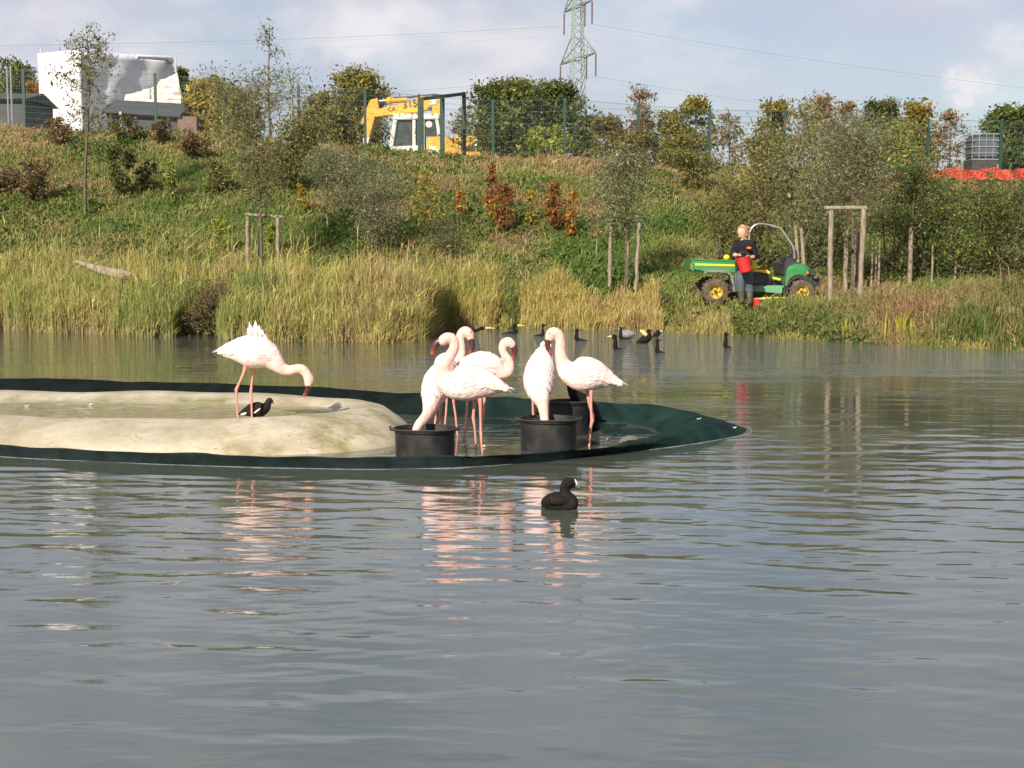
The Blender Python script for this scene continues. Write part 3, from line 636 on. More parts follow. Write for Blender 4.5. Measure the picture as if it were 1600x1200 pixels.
# ------------------------------------------------------------------ big things behind the bank
def wrapped_building():
    D = 76; c = at(165, 230, D); base = gz(c.x, D + 3)
    th = thing('wrapped_building', 'tall scaffolded building shrouded in white plastic sheeting on the left', 'building', (c.x, D + 3, base))
    def sheet(name, corners, m, nu, nv, amp, seed, thick=0.06):
        r = np.random.default_rng(seed); A, B, C_, D_ = [np.array(q) for q in corners]
        nrm = np.cross(B - A, D_ - A); nrm = nrm / np.linalg.norm(nrm)
        vs = []
        for j in range(nv + 1):
            for i in range(nu + 1):
                u, v = i / nu, j / nv
                p = (A * (1 - u) + B * u) * (1 - v) + (D_ * (1 - u) + C_ * u) * v
                wr = amp * (math.sin(9 * u + 4 * v + seed) * 0.5 + math.sin(17 * u - 11 * v + seed * 2) * 0.35 + math.sin(31 * v + 5 * u) * 0.25 + r.normal(0, 0.18))
                vs.append(p + nrm * wr)
        mb = MB(); k = nu + 1
        mb.add(vs, [(j * k + i, j * k + i + 1, (j + 1) * k + i + 1, (j + 1) * k + i) for j in range(nv) for i in range(nu)])
        o = mb.build(name, m, th, smooth=True)
        so_ = o.modifiers.new('thickness', 'SOLIDIFY'); so_.thickness = thick
        return o
    zt = at(90, 80, D).z; zb = base - 0.1
    fl = at(59, 84, D); fr = at(126, 77, D); br = at(268, 94, D + 6); 
    A = (fl.x, D, zb); B = (fr.x, D - 0.2, zb); bx = br.x
    # core volume that the sheets hang on
    mb = MB(); mb.prism([(fl.x + .15, zb), (fr.x - .1, zb), (fr.x - .1, fr.z - .2), (fl.x + .15, fl.z - .2)], D + 0.2, D + 7.6)
    mb.prism([(fr.x - .1, zb), (bx - .2, zb), (bx - .2, br.z - .2), (fr.x - .1, fr.z - 0.35)], D + 6.8, D + 7.4)
    mb.build('scaffold_core', M['white_sheet'], th)
    sheet('front_sheet', [(fl.x, D, zb), (fr.x, D, zb), (fr.x, D, fr.z), (fl.x, D, fl.z)], M['white_sheet'], 14, 18, 0.09, 3)
    sheet('left_sheet', [(fl.x, D + 7.7, zb), (fl.x, D + .05, zb), (fl.x, D + .05, fl.z), (fl.x, D + 7.7, fl.z)], M['white_sheet'], 14, 18, 0.09, 5)
    sheet('side_sheet', [(fr.x, D + .3, zb), (bx, D + 6.2, zb), (bx, D + 6.2, br.z + .2), (fr.x, D + .3, fr.z - .05)], M['white_sheet'], 26, 18, 0.10, 8)
    # roof roll of bunched sheet
    mb = MB(); mb.tube([(fr.x + 2.2, D + 2.9, at(196, 88, D + 2.9).z), (fr.x + 3.4, D + 4.4, at(222, 91, D + 4.4).z), (bx - .1, D + 6.1, at(264, 94, D + 6).z)], [.10, .14, .22], 8); mb.build('sheet_roll', M['white_sheet'], th, smooth=True)
    sheet('loose_sheet', [(at(180, 170, D).x, D + 1.0, at(180, 172, D).z), (at(285, 180, D).x, D + 0.6, at(285, 172, D).z), (at(268, 110, D).x, D + 1.1, at(268, 108, D).z), (at(225, 130, D).x, D + 1.2, at(225, 135, D).z)], M['cream_sheet'], 16, 12, 0.16, 12)
    sheet('lower_tarpaulin', [(at(172, 180, D).x, D + 0.9, zb), (at(232, 180, D).x, D + 0.7, zb), (at(226, 135, D).x, D + 1.1, at(226, 134, D).z), (at(186, 140, D).x, D + 1.1, at(186, 146, D).z)], M['cream_sheet'], 12, 10, 0.16, 15)
    for px in (62, 121, 264):
        p = at(px, 80, D); mb = MB(); mb.bar((p.x, D + (0.2 if px < 200 else 1.5), base), (p.x, D + (.2 if px < 200 else 1.5), at(px, 72 if px < 200 else 84, D).z), .06); mb.build('scaffold_pole', M['galv'], th)
    # low grey building with pitched roof in front
    D2 = 68; c = at(215, 210, D2); b2 = gz(c.x, D2)
    th = thing('low_building', 'low dark building with a grey sloping roof in front of the white sheeting', 'building', (c.x, D2, b2))
    x0, x1 = at(160, 180, D2).x, at(283, 180, D2).x
    z1, z2 = at(215, 156, D2 + 2.4).z, at(215, 172, D2).z
    mb = MB(); mb.box(((x0 + x1) / 2, D2 + 2.4, (b2 + z2) / 2 - .2), (x1 - x0 - .3, 4.4, z2 - b2 + .1)); mb.build('wall', M['dark_wall'], th)
    mb = MB(); mb.add([(x0, D2 - .15, z2), (x1, D2 - .15, z2 - .22), (x1, D2 + 2.4, z1 - .2), (x0, D2 + 2.4, z1), (x0, D2 + 5, z2), (x1, D2 + 5, z2 - .2),
        (x0, D2 - .15, z2 - .12), (x1, D2 - .15, z2 - .34), (x1, D2 + 5, z2 - .34), (x0, D2 + 5, z2 - .12)], [(0, 1, 2, 3), (3, 2, 5, 4), (0, 6, 7, 1), (4, 5, 8, 9), (6, 9, 8, 7), (0, 3, 4, 9, 6), (1, 7, 8, 5, 2)]); mb.build('roof', M['grey_roof'], th)
    mb = MB(); mb.bar((at(188, 160, D2 - .3).x, D2 - .3, z2 - .1), (at(188, 160, D2 - .3).x, D2 - .3, b2), .12); mb.build('downpipe', M['galv'], th)
    mb = MB(); mb.box((at(292, 180, D2).x, D2 + 1.5, b2 + .9), (.9, 3, 2.0)); mb.build('side_shed', M['brown_wall'], th)
    # rubble bags / white sheeting heap at its foot
    D3 = 60; c = at(300, 205, D3); th = thing('sheeting_heap', 'heap of crumpled white plastic sheeting right of the low building', 'sheeting', (c.x, D3, gz(c.x, D3)))
    mb = MB()
    for k in range(34):
        px = rng.uniform(170, 345); p = at(px, 200, D3 + rng.uniform(-.6, .6)); mb.ball((p.x, p.y, gz(p.x, p.y) + rng.uniform(0.05, 0.4)), (rng.uniform(.12, .45), .2, rng.uniform(.08, .22)), 6, 4)
    for k in range(12):
        px = rng.uniform(285, 330); p = at(px, 190, D3 + rng.uniform(-.6, .6)); mb.ball((p.x, p.y, gz(p.x, p.y) + rng.uniform(0.2, 0.7)), (rng.uniform(.12, .4), .2, rng.uniform(.1, .25)), 6, 4)
    mb.build('sheet', M['white_sheet'], th)
    # far left hall with flat grey roof
    D4 = 62; c = at(10, 200, D4); b4 = gz(c.x, D4)
    th = thing('grey_hall', 'grey hall with a flat pale roof at the far left edge', 'building', (c.x, D4, b4))
    x0, x1 = at(-160, 180, D4).x, at(38, 180, D4).x; zr = at(20, 146, D4 + 2).z; zw = at(20, 155, D4).z
    mb = MB(); mb.box(((x0 + x1) / 2, D4 + 2, (b4 + zw) / 2), (x1 - x0, 3.8, zw - b4)); mb.build('wall', M['dark_wall'], th)
    mb = MB(); mb.add([(x0 - .2, D4 - .2, zw), (x1 + .2, D4 - .2, zw), (x1 + .2, D4 + 2, zr), (x0 - .2, D4 + 2, zr), (x0 - .2, D4 + 4.2, zw), (x1 + .2, D4 + 4.2, zw)], [(0, 1, 2, 3), (3, 2, 5, 4), (0, 3, 4), (1, 5, 2), (0, 4, 5, 1)]); mb.build('roof', M['grey_roof'], th)
    for px, yt in ((12, 108), (18, 106)):
        a = at(px, 150, D4 - 0.8); 
        o = tag(MB().tube([(a.x, D4 - .8, b4), (a.x, D4 - .8, at(px, yt, D4).z)], .035, 6).build('mast', M['galv'], None, origin=(a.x, D4 - .8, b4)), 'thin pale mast standing in front of the grey hall roof, %s one' % ('left' if px == 12 else 'right'), 'mast', group='masts beside the grey hall')
wrapped_building()

def excavator():
    D = 72.0; g = gz(at(640, 230, D).x, D); c = at(665, 235, D)
    th = thing('excavator', 'yellow tracked excavator with a white cab parked behind the fence', 'excavator', (c.x, D, g))
    P = lambda pts, d0, d1: MB().prism([(at(x, y, D).x, at(x, y, D).z) for x, y in pts], D + d0, D + d1)
    P([(606, 236), (616, 185), (622, 181), (683, 181), (690, 240), (612, 240)], 0.0, 0.02)
    # cab: frame of posts round openings
    cab = MB()
    def bar2(a, b, d, wd, m=cab):
        A, B = at(*a, D), at(*b, D); m.bar((A.x, D + d, A.z), (B.x, D + d, B.z), wd, wd)
    low = g + 1.15
    zl = 396 - (low - CAMH) / D * F
    for d in (0.08, 1.35):
        bar2((610, zl), (618, 184), d, .2); bar2((647, zl), (647, 183), d, .16); bar2((660, zl), (660, 183), d, .2); bar2((686, 210), (682, 184), d, .16)
        bar2((614, 183), (686, 182), d, .26); bar2((608, zl + 2), (686, zl + 2), d, .3); bar2((612, 232), (660, 230), d, .2)
    for d in (0.1, .7, 1.33):
        pass
    q = [at(x, y, D) for x, y in ((614, 181), (684, 179))]
    cab.box(((q[0].x + q[1].x) / 2, D + .7, q[0].z + .03), (q[1].x - q[0].x + .1, 1.5, .16))
    cab.build('cab', M['white_paint'], th, bevel=.03)
    gl = MB()
    gl.prism([(at(x, y, D).x, at(x, y, D).z) for x, y in ((613, zl), (620, 187), (645, 187), (645, zl))], D + .14, D + .17)
    gl.prism([(at(x, y, D).x, at(x, y, D).z) for x, y in ((649, zl), (649, 187), (658, 187), (658, zl))], D + .14, D + .17)
    gl.prism([(at(x, y, D).x, at(x, y, D).z) for x, y in ((662, 213), (662, 187), (680, 187), (683, 213))], D + .14, D + .17)
    gl.build('cab_window', M['glass'], th)
    o = MB(); p = at(632, 215, D); o.box((p.x, D + .7, p.z), (.6, .6, .9)); p = at(640, 225, D); o.box((p.x, D + .7, p.z), (.7, .7, .3)); o.build('driver_seat', M['dark_steel'], th, bevel=.05)
    o = MB(); p = at(670, 194, D); o.lathe((p.x, D + .1, p.z), [(.17, 0), (.17, .03)], 16, 'y'); o.build('round_sticker', M['white_paint'], th)
    # boom with knuckle, dipper arm, rams
    b = MB(); b.prism_px([(580, 172), (640, 160), (655, 150), (690, 149), (693, 158), (694, 205), (680, 205), (672, 170), (655, 175), (584, 183)], D + .75, .45); b.build('boom', M['yellow_steel'], th, bevel=.03)
    d = MB(); d.prism_px([(578, 156), (590, 153), (592, 172), (586, 182), (574, 226), (568, 226), (572, 190), (564, 196), (565, 188)], D + .8, .35); d.build('dipper_arm', M['yellow_steel'], th, bevel=.03)
    d = MB(); d.prism_px([(583, 182), (590, 182), (577, 222), (571, 222)], D + 1.3, .2); d.build('dipper_link', M['yellow_steel'], th)
    r = MB(); A, B = at(606, 154, D), at(634, 152.5, D); r.tube([(A.x, D + .95, A.z), (B.x, D + .95, B.z)], .14, 10); r.ball((A.x, D + .95, A.z), .2); r.build('arm_ram', M['yellow_steel'], th, smooth=True)
    r = MB(); A, B = at(590, 155, D), at(606, 154, D); r.tube([(A.x, D + .95, A.z), (B.x, D + .95, B.z)], .07, 8); r.build('ram_rod', M['chrome'], th, smooth=True)
    r = MB(); pts = [at(x, y, D) for x, y in ((612, 151), (640, 150), (655, 148), (680, 146), (692, 149))]; r.tube([(q.x, D + .9, q.z + .04) for q in pts], .05, 6); r.build('hydraulic_hose', M['dark_steel'], th, smooth=True)
    k = MB(); k.prism_px([(568, 226), (578, 222), (576, 236), (566, 240), (560, 246), (556, 240)], D + .5, 1.0); k.build('bucket', M['dark_steel'], th)
    k = MB(); k.prism_px([(567, 216), (577, 214), (574, 230), (568, 228)], D + .72, .04); k.build('warning_plate', M['white_paint'], th)
    o = MB(); o.prism_px([(672, 155), (682, 154), (682, 163), (672, 164)], D + .70, .04); o.build('white_plate', M['white_paint'], th)
    o = MB(); o.prism_px([(669, 167), (674, 166), (674, 172), (669, 173)], D + .70, .06); o.build('work_lamp', M['dark_steel'], th)
    # upper body
    u = MB(); u.prism_px([(664, 260), (667, 219), (672, 213), (712, 214), (716, 211), (745, 213), (767, 219), (768, 262)], D + .1, 2.3); u.build('engine_housing', M['yellow_steel'], th, bevel=.05)
    u = MB(); u.prism_px([(724, 228), (742, 228), (742, 236), (724, 236)], D + .06, .04); u.build('vent_grille', M['dark_steel'], th); u = MB(); u.prism_px([(744, 229), (760, 230), (760, 235), (744, 235)], D + .06, .04); u.build('vent_grille', M['dark_steel'], th)
    u = MB(); u.prism_px([(741, 219), (750, 219), (750, 228), (741, 228)], D + .06, .04); u.build('white_panel', M['white_paint'], th); MB().prism_px([(671, 228), (681, 229), (681, 235), (671, 234)], D + .06, .04).build('white_panel', M['white_paint'], th)
    for x in (690, 716):
        MB().prism_px([(x, 216), (x + 1, 216), (x + 1, 245), (x, 245)], D + .085, .01).build('panel_gap', M['dark_steel'], th)
    t = MB()
    for dy in (0.1, 1.9):
        x0, x1 = at(610, 0, D).x, at(752, 0, D).x; r_ = .38
        pr = [(x0 + r_ * math.sin(a), g + r_ - r_ * math.cos(a)) for a in np.linspace(0, -math.pi, 8)] + [(x1 + r_ * math.sin(a), g + r_ - r_ * math.cos(a)) for a in np.linspace(math.pi, 0, 8)]
        t.prism(pr, D + dy, D + dy + .5)
    t.build('track', M['dark_steel'], th)
    def text(body, px, py, size, m):
        cu = bpy.data.curves.new('lettering', 'FONT'); cu.body = body; cu.size = size; cu.extrude = .012; cu.resolution_u = 2
        o = bpy.data.objects.new('lettering', cu); col.objects.link(o)
        bpy.context.view_layer.update(); me = bpy.data.meshes.new_from_object(o.evaluated_get(bpy.context.evaluated_depsgraph_get()))
        bpy.data.objects.remove(o); me.materials.clear(); me.materials.append(m)
        p = at(px, py, D + .73); q = bpy.data.objects.new('lettering', me); col.objects.link(q); q.parent = th; q.location = p - ORG[th.name]; q.rotation_euler = (R(90), R(-9), 0)
        return q
    text('315', 629.5, 169.5, .52, M['black_print']); text('CA', 606, 174.5, .3, M['black_print'])
excavator()

def fence():
    D = 49.0; px0 = 40; step = 113.3
    posts = [-74, 40, 138, 245, 352, 468, 571, 655, 770, 882, 997, 1108, 1225, 1336, 1449, 1563, 1676]
    c = at(800, 245, D); th = thing('wire_fence', 'long green welded wire mesh fence along the top of the bank', 'fence', (c.x, D, gz(c.x, D)))
    pos = []
    for p in posts:
        x = at(p, 245, D).x; z0 = gz(x, D); H = 2.12; pos.append((x, z0, z0 + H))
    src = None
    for x, z0, z1 in pos:
        if src is None:
            src = MB().box((x, D, (z0 + z1) / 2 - .1), (.085, .085, z1 - z0 + .2)).build('post', M['green_post'], th); sx = (x, z0)
        else:
            o = src.copy(); col.objects.link(o); o.parent = th; o.location = Vector((x - sx[0], 0, z0 - sx[1]))
    for i in range(len(pos) - 1):
        (xa, za, ta), (xb, zb, tb) = pos[i], pos[i + 1]; w = xb - xa
        if i == 6: pass
        mb = MB()
        n = max(8, int(w / .055))
        for k in range(1, n):
            t = k / n; x = xa + w * t; z0 = za + (zb - za) * t + .04; z1 = ta + (tb - ta) * t - .03
            mb.add([(x - .0024, D - .05, z0), (x + .0024, D - .05, z0), (x + .0024, D - .05, z1), (x - .0024, D - .05, z1), (x, D - .043, z0), (x, D - .043, z1)], [(0, 1, 2, 3), (1, 4, 5, 2), (4, 0, 3, 5)])
        for k in range(11):
            h = .06 + 2.0 * k / 10
            for dy in (-.058, -.036):
                mb.bar((xa + .045, D + dy, za + h), (xb - .045, D + dy, zb + h), .008 if k in (10, 8, 6, 4) else .0055)
        mb.build('mesh_panel', M['wire'], th)
    # tall gate frame
    a = at(657, 240, 49.6); th = thing('gate_frame', 'tall green steel gate portal standing in front of the excavator', 'gate', (a.x, 49.6, gz(a.x, 49.6)))
    P = [(658, 152, 49.6), (691, 148, 51.6), (725, 144, 53.4)]
    tops = []
    for px, py, d in P:
        q = at(px, py, d); tops.append(q); z0 = gz(q.x, d); MB().box((q.x, d, (z0 + q.z) / 2), (.17 if d != 53.4 else .15, .17, q.z - z0)).build('post', M['green_post'], th)
    mb = MB(); mb.bar(tops[0] + Vector((0, 0, -.06)), tops[2] + Vector((0, 0, -.06)), .13, .12); mb.build('top_beam', M['green_post'], th)
fence()

def pylon():
    D = 200.0; g = gz(at(900, 240, D).x, D); c = at(902, 200, D)
    th = thing('electricity_pylon', 'pale green lattice electricity pylon rising behind the trees', 'pylon', (c.x, D, g))
    cx, cy = c.x, D; ax = Vector((0.33, -0.944, 0)); ln = Vector((0.944, 0.33, 0))
    ztop = 46.0
    def half(z): return max(.55, 2.45 - (z - g) * 0.048)
    def corner(i, z):
        s = half(z) / 2 * 1.15; o = [(1, 1), (1, -1), (-1, -1), (-1, 1)][i]; r = Matrix.Rotation(R(14), 3, 'Z')
        return Vector((cx, cy, z)) + r @ Vector((o[0] * s, o[1] * s, 0))
    for i in range(4): MB().bar(corner(i, g), corner(i, ztop), .13).build('leg', M['pylon'], th)
    br = MB(); z = g
    while z < ztop - 2:
        h = half(z) * 0.85
        for i in range(4):
            j = (i + 1) % 4
            br.bar(corner(i, z), corner(j, z + h), .07)
        z += h
    br.build('lattice_brace', M['pylon'], th)
    wires = []
    for zc, La in ((at(902, 92, D).z, 6.6), (at(902, 10, D).z, 5.2)):
        a = MB(); tips = []
        for sgn in (1, -1):
            tip = Vector((cx, cy, zc)) + ax * (La * sgn); tips.append(tip)
            for i in range(4):
                q = corner(i, zc)
                if (q - Vector((cx, cy, zc))).dot(ax) * sgn > 0:
                    a.bar(q, tip, .11); a.bar(q + Vector((0, 0, 2.9)), tip, .10)
                    for f in (.3, .6, .85):
                        a.bar(q.lerp(tip, f), (q + Vector((0, 0, 2.9))).lerp(tip, f), .07)
            l = [corner(i, zc) for i in range(4) if (corner(i, zc) - Vector((cx, cy, zc))).dot(ax) * sgn > 0]
            for k in range(6):
                f, f2 = k / 6, (k + 1) / 6; a.bar(l[0].lerp(tip, f), l[1].lerp(tip, f2), .07); a.bar(l[1].lerp(tip, f), l[0].lerp(tip, f2), .06)
        a.build('crossarm', M['pylon'], th)
        for sgn, f in ((1, 1), (-1, 1), (1, .5), (-1, .5)):
            if f < 1 and sgn < 0: continue
            p = Vector((cx, cy, zc)) + ax * (La * sgn * f); n_ = 14
            prof = [(.05, 0)] + [(.13 if k % 2 else .085, -.2 - k * .2) for k in range(n_)] + [(.05, -3.2)]
            MB().lathe(p, prof, 8).build('insulator', M['insulator'], th, smooth=True)
            wires.append(p + Vector((0, 0, -3.2)))
    names = {}
    k = 0
    for p in wires:
        dep0 = (p - Vector((cx, cy, p.z))).dot(ax)
        for sgn in (1, -1):
            far = p + ln * (280 * sgn); sag = 7.0 if p.z > 26 else 7.5
            pts = []
            for t in np.linspace(0, 1, 40):
                q = p.lerp(far, t); q.z = p.z - 4 * sag * t * (1 - t) - (3.5 * t if sgn < 0 else 2.0 * t); pts.append(q)
            mb = MB(); mb.tube(pts, .018 if dep0 > 4 else .007, 5, caps=False)
            side = 'right' if sgn > 0 else 'left'
            hh = 'upper' if p.z > 30 else 'lower'
            dep = (p - Vector((cx, cy, p.z))).dot(ax)
            wh = 'outer camera side' if dep > 4 else 'inner camera side' if dep > 0 else 'far side'
            o = mb.build('power_cable', M['cable'], None, origin=p)
            tag(o, 'power cable sagging to the %s from the %s insulator of the %s crossarm' % (side, wh, hh), 'cable', 'power cables hung from the pylon'); k += 1
pylon()

def right_crest():
    D = 53.5
    a = at(1547, 250, D); z0 = at(1547, 249, D).z; z1 = at(1547, 209, D).z; x0, x1 = at(1526, 0, D).x, at(1570, 0, D).x
    th = thing('tank_container', 'dark grey bulk liquid tank in a pale wire cage behind the right fence', 'tank', ((x0 + x1) / 2, D + .5, gz(a.x, D)))
    MB().box(((x0 + x1) / 2, D + .5, (z0 + z1) / 2), (x1 - x0 - .06, .94, z1 - z0 - .05)).build('tank', M['ibc'], th, bevel=.08)
    for i in range(5):
        x = x0 + (x1 - x0) * i / 4; [MB().bar((x, D + q, z0), (x, D + q, z1), .022).build('cage_upright', M['galv'], th) for q in (0, 1)]
    for i in range(5):
        z = z0 + (z1 - z0) * i / 4; o = MB(); o.bar((x0, D, z), (x1, D, z), .03); o.bar((x0, D + 1, z), (x1, D + 1, z), .03); o.bar((x0, D, z), (x0, D + 1, z), .03); o.bar((x1, D, z), (x1, D + 1, z), .03); o.build('cage_rail', M['galv'], th)
    zg = gz(a.x, D); o = MB(); o.box(((x0 + x1) / 2, D + .5, (zg + z0) / 2), (x1 - x0, 1, max(.1, z0 - zg))); o.build('pallet', M['dark_steel'], th)
    D = 47.6; pxs = [1395, 1418, 1448, 1475, 1502, 1530, 1562, 1600, 1640, 1690]
    p0 = at(1395, 275, D); th = thing('barrier_netting', 'orange plastic barrier netting strung along the right end of the crest', 'barrier', (p0.x, D, gz(p0.x, D)))
    mb = MB(); k = 60; vs = []
    for i in range(k + 1):
        px = 1395 + (1690 - 1395) * i / k; dd = D + .12 * math.sin(i * .8); yt = 264 + 2.2 * math.sin(i * .55) + 1.2 * math.sin(i * 1.7) + (4 if px < 1440 else 0); yb = 280 + 2 * math.sin(i * .9 + 1)
        a, b = at(px, yt, dd), at(px, yb, dd)
        for j in range(5): q = b.lerp(a, j / 4); q.y += .06 * math.sin(i * 1.3 + j * 1.1); vs.append(q)
    mb.add(vs, [(i * 5 + j, i * 5 + 5 + j, i * 5 + 6 + j, i * 5 + j + 1) for i in range(k) for j in range(4)])
    o = mb.build('netting', M['orange_net'], th); so_ = o.modifiers.new('t', 'SOLIDIFY'); so_.thickness = .012
    for px in pxs[::2]:
        q = at(px, 270, D - .03); zz = gz(q.x, D); MB().bar((q.x, D + .2, zz - .2), (q.x, D + .2, at(px, 256, D).z), .05).build('stake', M['timber'], th)
right_crest()

# ------------------------------------------------------------------ trees and shrubs
def behind(px, top, D, hw, pal, name, label, n=4200, leaf=.17, shape='round', **k):
    X = at(px, 240, D).x; z = gz(X, D); H = at(px, top, D).z - z
    k.setdefault('crown0', .12); k.setdefault('branches', 60); k.setdefault('spread', .13)
    return plant(name, label, 'tree', (X, D, z), H, 1.12 * hw * D / F, pal, n=int(n * 1.9), leaf=leaf * 1.1, shape=shape, **k)
G1 = 'trees beyond the fence'
behind(22, 90, 80, 42, 'green', 'broadleaf_tree', 'dark green tree above the grey hall at the far left edge', group=G1, tail_pal='gold')
behind(52, 118, 78, 17, 'orange', 'broadleaf_tree', 'small rusty orange tree touching the left side of the white sheeted building', n=1800, group=G1)
behind(283, 97, 84, 21, 'green', 'broadleaf_tree', 'narrow green tree just right of the white sheeted building', group=G1, tail_pal='gold', n=2600)
behind(330, 120, 70, 44, 'yellow', 'broadleaf_tree', 'bright yellow autumn tree right of the white sheeted building', group=G1)
behind(378, 138, 72, 36, 'olive', 'broadleaf_tree', 'olive tree behind the tall wispy saplings, right of the yellow tree', group=G1, n=2600)
behind(552, 104, 90, 60, 'gold', 'broadleaf_tree', 'dense round golden green tree left of the excavator', n=8000, group=G1, leaf=.2, tail_pal='green')
behind(502, 140, 88, 34, 'gold', 'broadleaf_tree', 'lower golden shoulder tree attached left of the round golden tree', n=3600, group=G1, tail_pal='green')
behind(800, 124, 68, 64, 'green', 'broadleaf_tree', 'large dense green tree left of the pylon foot', n=8000, group=G1, tail_pal='gold')
behind(872, 126, 70, 50, 'green', 'broadleaf_tree', 'large green tree with pale tips covering the pylon foot', n=6500, group=G1, tail_pal='gold')
behind(778, 172, 78, 34, 'dark', 'broadleaf_tree', 'dark bushy tree just right of the gate portal', n=3600, group=G1, tail_pal='green')
behind(723, 168, 56, 27, 'olive', 'small_tree', 'small dark stemmed tree in front of the excavator engine housing', n=240, leaf=.11, crown0=.38, trunk_r=.1, group=G1)
behind(838, 196, 54, 22, 'lime', 'small_tree', 'small yellow green sapling under the large green tree by the pylon', n=900, leaf=.1, crown0=.3, group=G1)
behind(872, 192, 53, 20, 'lime', 'small_tree', 'yellow green sapling right beside the fence post below the pylon', n=800, leaf=.1, crown0=.3, group=G1)
behind(915, 178, 66, 24, 'dark', 'broadleaf_tree', 'dark green bush right of the pylon foot', n=1800, group=G1)
behind(948, 178, 56, 32, 'olive', 'broadleaf_tree', 'olive brown bush between the pylon and the red tipped tree', n=2400, leaf=.12, group=G1, tail_pal='orange')
behind(1004, 133, 55, 28, 'pinkish', 'small_tree', 'upright tree with reddish bare tips right of the pylon', n=1000, leaf=.095, shape='vase', crown0=.25, group=G1, tail_pal='rust', branches=34)
behind(1002, 185, 57, 32, 'olive', 'broadleaf_tree', 'olive bush at the foot of the reddish tipped tree', n=2000, leaf=.12, group=G1)
behind(1048, 170, 60, 30, 'gold', 'broadleaf_tree', 'low golden bush left of the tall olive yellow tree', n=1800, leaf=.13, group=G1)
behind(1086, 148, 60, 36, 'gold', 'broadleaf_tree', 'tall olive yellow tree with thin upright tips near the fence middle', n=3000, leaf=.12, group=G1, tail_pal='green')
behind(1140, 168, 58, 26, 'pinkish', 'broadleaf_tree', 'sparse pinkish brown tree in the sky gap above the green vehicle', n=700, leaf=.11, group=G1)
behind(1205, 152, 62, 38, 'gold', 'broadleaf_tree', 'pointed golden tree above the silvery willow thicket', n=3600, leaf=.13, group=G1, tail_pal='green')
behind(1275, 140, 57, 36, 'pinkish', 'broadleaf_tree', 'loose pinkish tree with open top, left of two on the right skyline', n=1500, leaf=.1, group=G1)
behind(1318, 152, 58, 34, 'pinkish', 'broadleaf_tree', 'loose pinkish tree with a browner top, right of two on the right skyline', n=1500, leaf=.1, group=G1, tail_pal='brown')
behind(1376, 153, 62, 34, 'dark', 'conifer_tree', 'dark green pointed tree on the right skyline', n=4000, leaf=.12, shape='oval', group=G1)
behind(1428, 155, 64, 40, 'gold', 'broadleaf_tree', 'brown topped golden tree right of the dark pointed tree', n=3800, leaf=.13, group=G1, tail_pal='orange')
behind(1484, 160, 55, 30, 'pinkish', 'small_tree', 'sparse twiggy tree left of the caged tank', n=900, leaf=.1, group=G1)
behind(1580, 164, 74, 50, 'green', 'broadleaf_tree', 'dense mid green tree behind the caged tank at the right edge', n=7000, group=G1)
behind(1660, 170, 76, 60, 'green', 'broadleaf_tree', 'dense green tree cut by the right picture edge', n=5000, group=G1)
behind(-40, 110, 74, 50, 'green', 'broadleaf_tree', 'green tree cut by the left picture edge behind the hall', n=2500, group=G1)

def on_slope(px, py, top, hw, pal, name, label, cat='shrub', d0=22, **k):
    b = ground_at(px, py, d0); top_ = at(px + k.pop('dx', 0), top, b.y); H = top_.z - b.z
    k.setdefault('dens', 1.7); k['leaf'] = k.get('leaf', .07) * 1.1
    return plant(name, label, cat, b, H, hw * b.y / F, pal, **k)
on_slope(133, 338, 26, 50, 'willow', 'willow_sapling', 'slender tall willow with a bare lower trunk on the left slope', 'tree', n=1150, leaf=.085, crown0=.44, branches=40, trunk_r=.055, lean=.045, shape='oval', spread=.13, aspect=3)
on_slope(408, 428, 104, 88, 'willow', 'willow_tree', 'bushy grey green willow growing out of the left timber stake frame', 'tree', n=4600, leaf=.065, crown0=.36, branches=70, trunk_r=.05, shape='vase', spread=.17, aspect=3.2)
on_slope(425, 262, 24, 22, 'silver', 'wispy_sapling', 'tallest wispy sapling, crooked bare leader reaching high into the sky', 'tree', n=420, leaf=.09, crown0=.35, branches=22, trunk_r=.06, lean=-.02, spread=.3, aspect=3.5)
on_slope(462, 262, 92, 34, 'silver', 'wispy_sapling', 'forked wispy sapling right of the tallest one against the sky', 'tree', n=240, leaf=.085, crown0=.35, branches=26, trunk_r=.05, stems=2, shape='vase', spread=.25, aspect=3.5)
on_slope(368, 262, 100, 40, 'willow', 'wispy_sapling', 'wispy upright willow left of the tallest sapling', 'tree', n=900, leaf=.085, crown0=.3, branches=30, trunk_r=.045, stems=2, shape='vase', spread=.25, aspect=3.5)
on_slope(440, 300, 160, 60, 'olive', 'willow_bush', 'broad olive bush filling the crest below the wispy saplings', n=3000, leaf=.08, crown0=.1, branches=50, stems=4, shape='vase', spread=.2)
on_slope(512, 362, 222, 36, 'silver', 'willow_sapling', 'young silvery willow on a single pale stem left of the broad silvery bush', 'tree', n=1500, leaf=.06, crown0=.35, branches=34, trunk_r=.035, bark='bark_pale', spread=.2, aspect=3)
on_slope(588, 396, 238, 62, 'silver', 'willow_bush', 'broad silvery willow bush in the middle of the left slope', n=4600, leaf=.055, crown0=.2, branches=60, stems=4, spread=.2, aspect=3.2)
on_slope(540, 330, 235, 45, 'silver', 'willow_bush', 'smaller silvery bush higher on the slope under the excavator', n=1900, leaf=.07, crown0=.15, branches=34, stems=3, spread=.22, aspect=3)
on_slope(666, 374, 262, 22, 'yellow', 'yellow_sapling', 'small yellow leaved sapling right of the broad silvery bush', n=240, leaf=.075, crown0=.22, branches=26, trunk_r=.025, tail_pal='green', spread=.2)
on_slope(719, 346, 286, 8, 'orange', 'orange_sapling', 'thin short orange sapling on the slope below the gate portal', n=170, leaf=.075, crown0=.25, branches=14, trunk_r=.02, spread=.3)
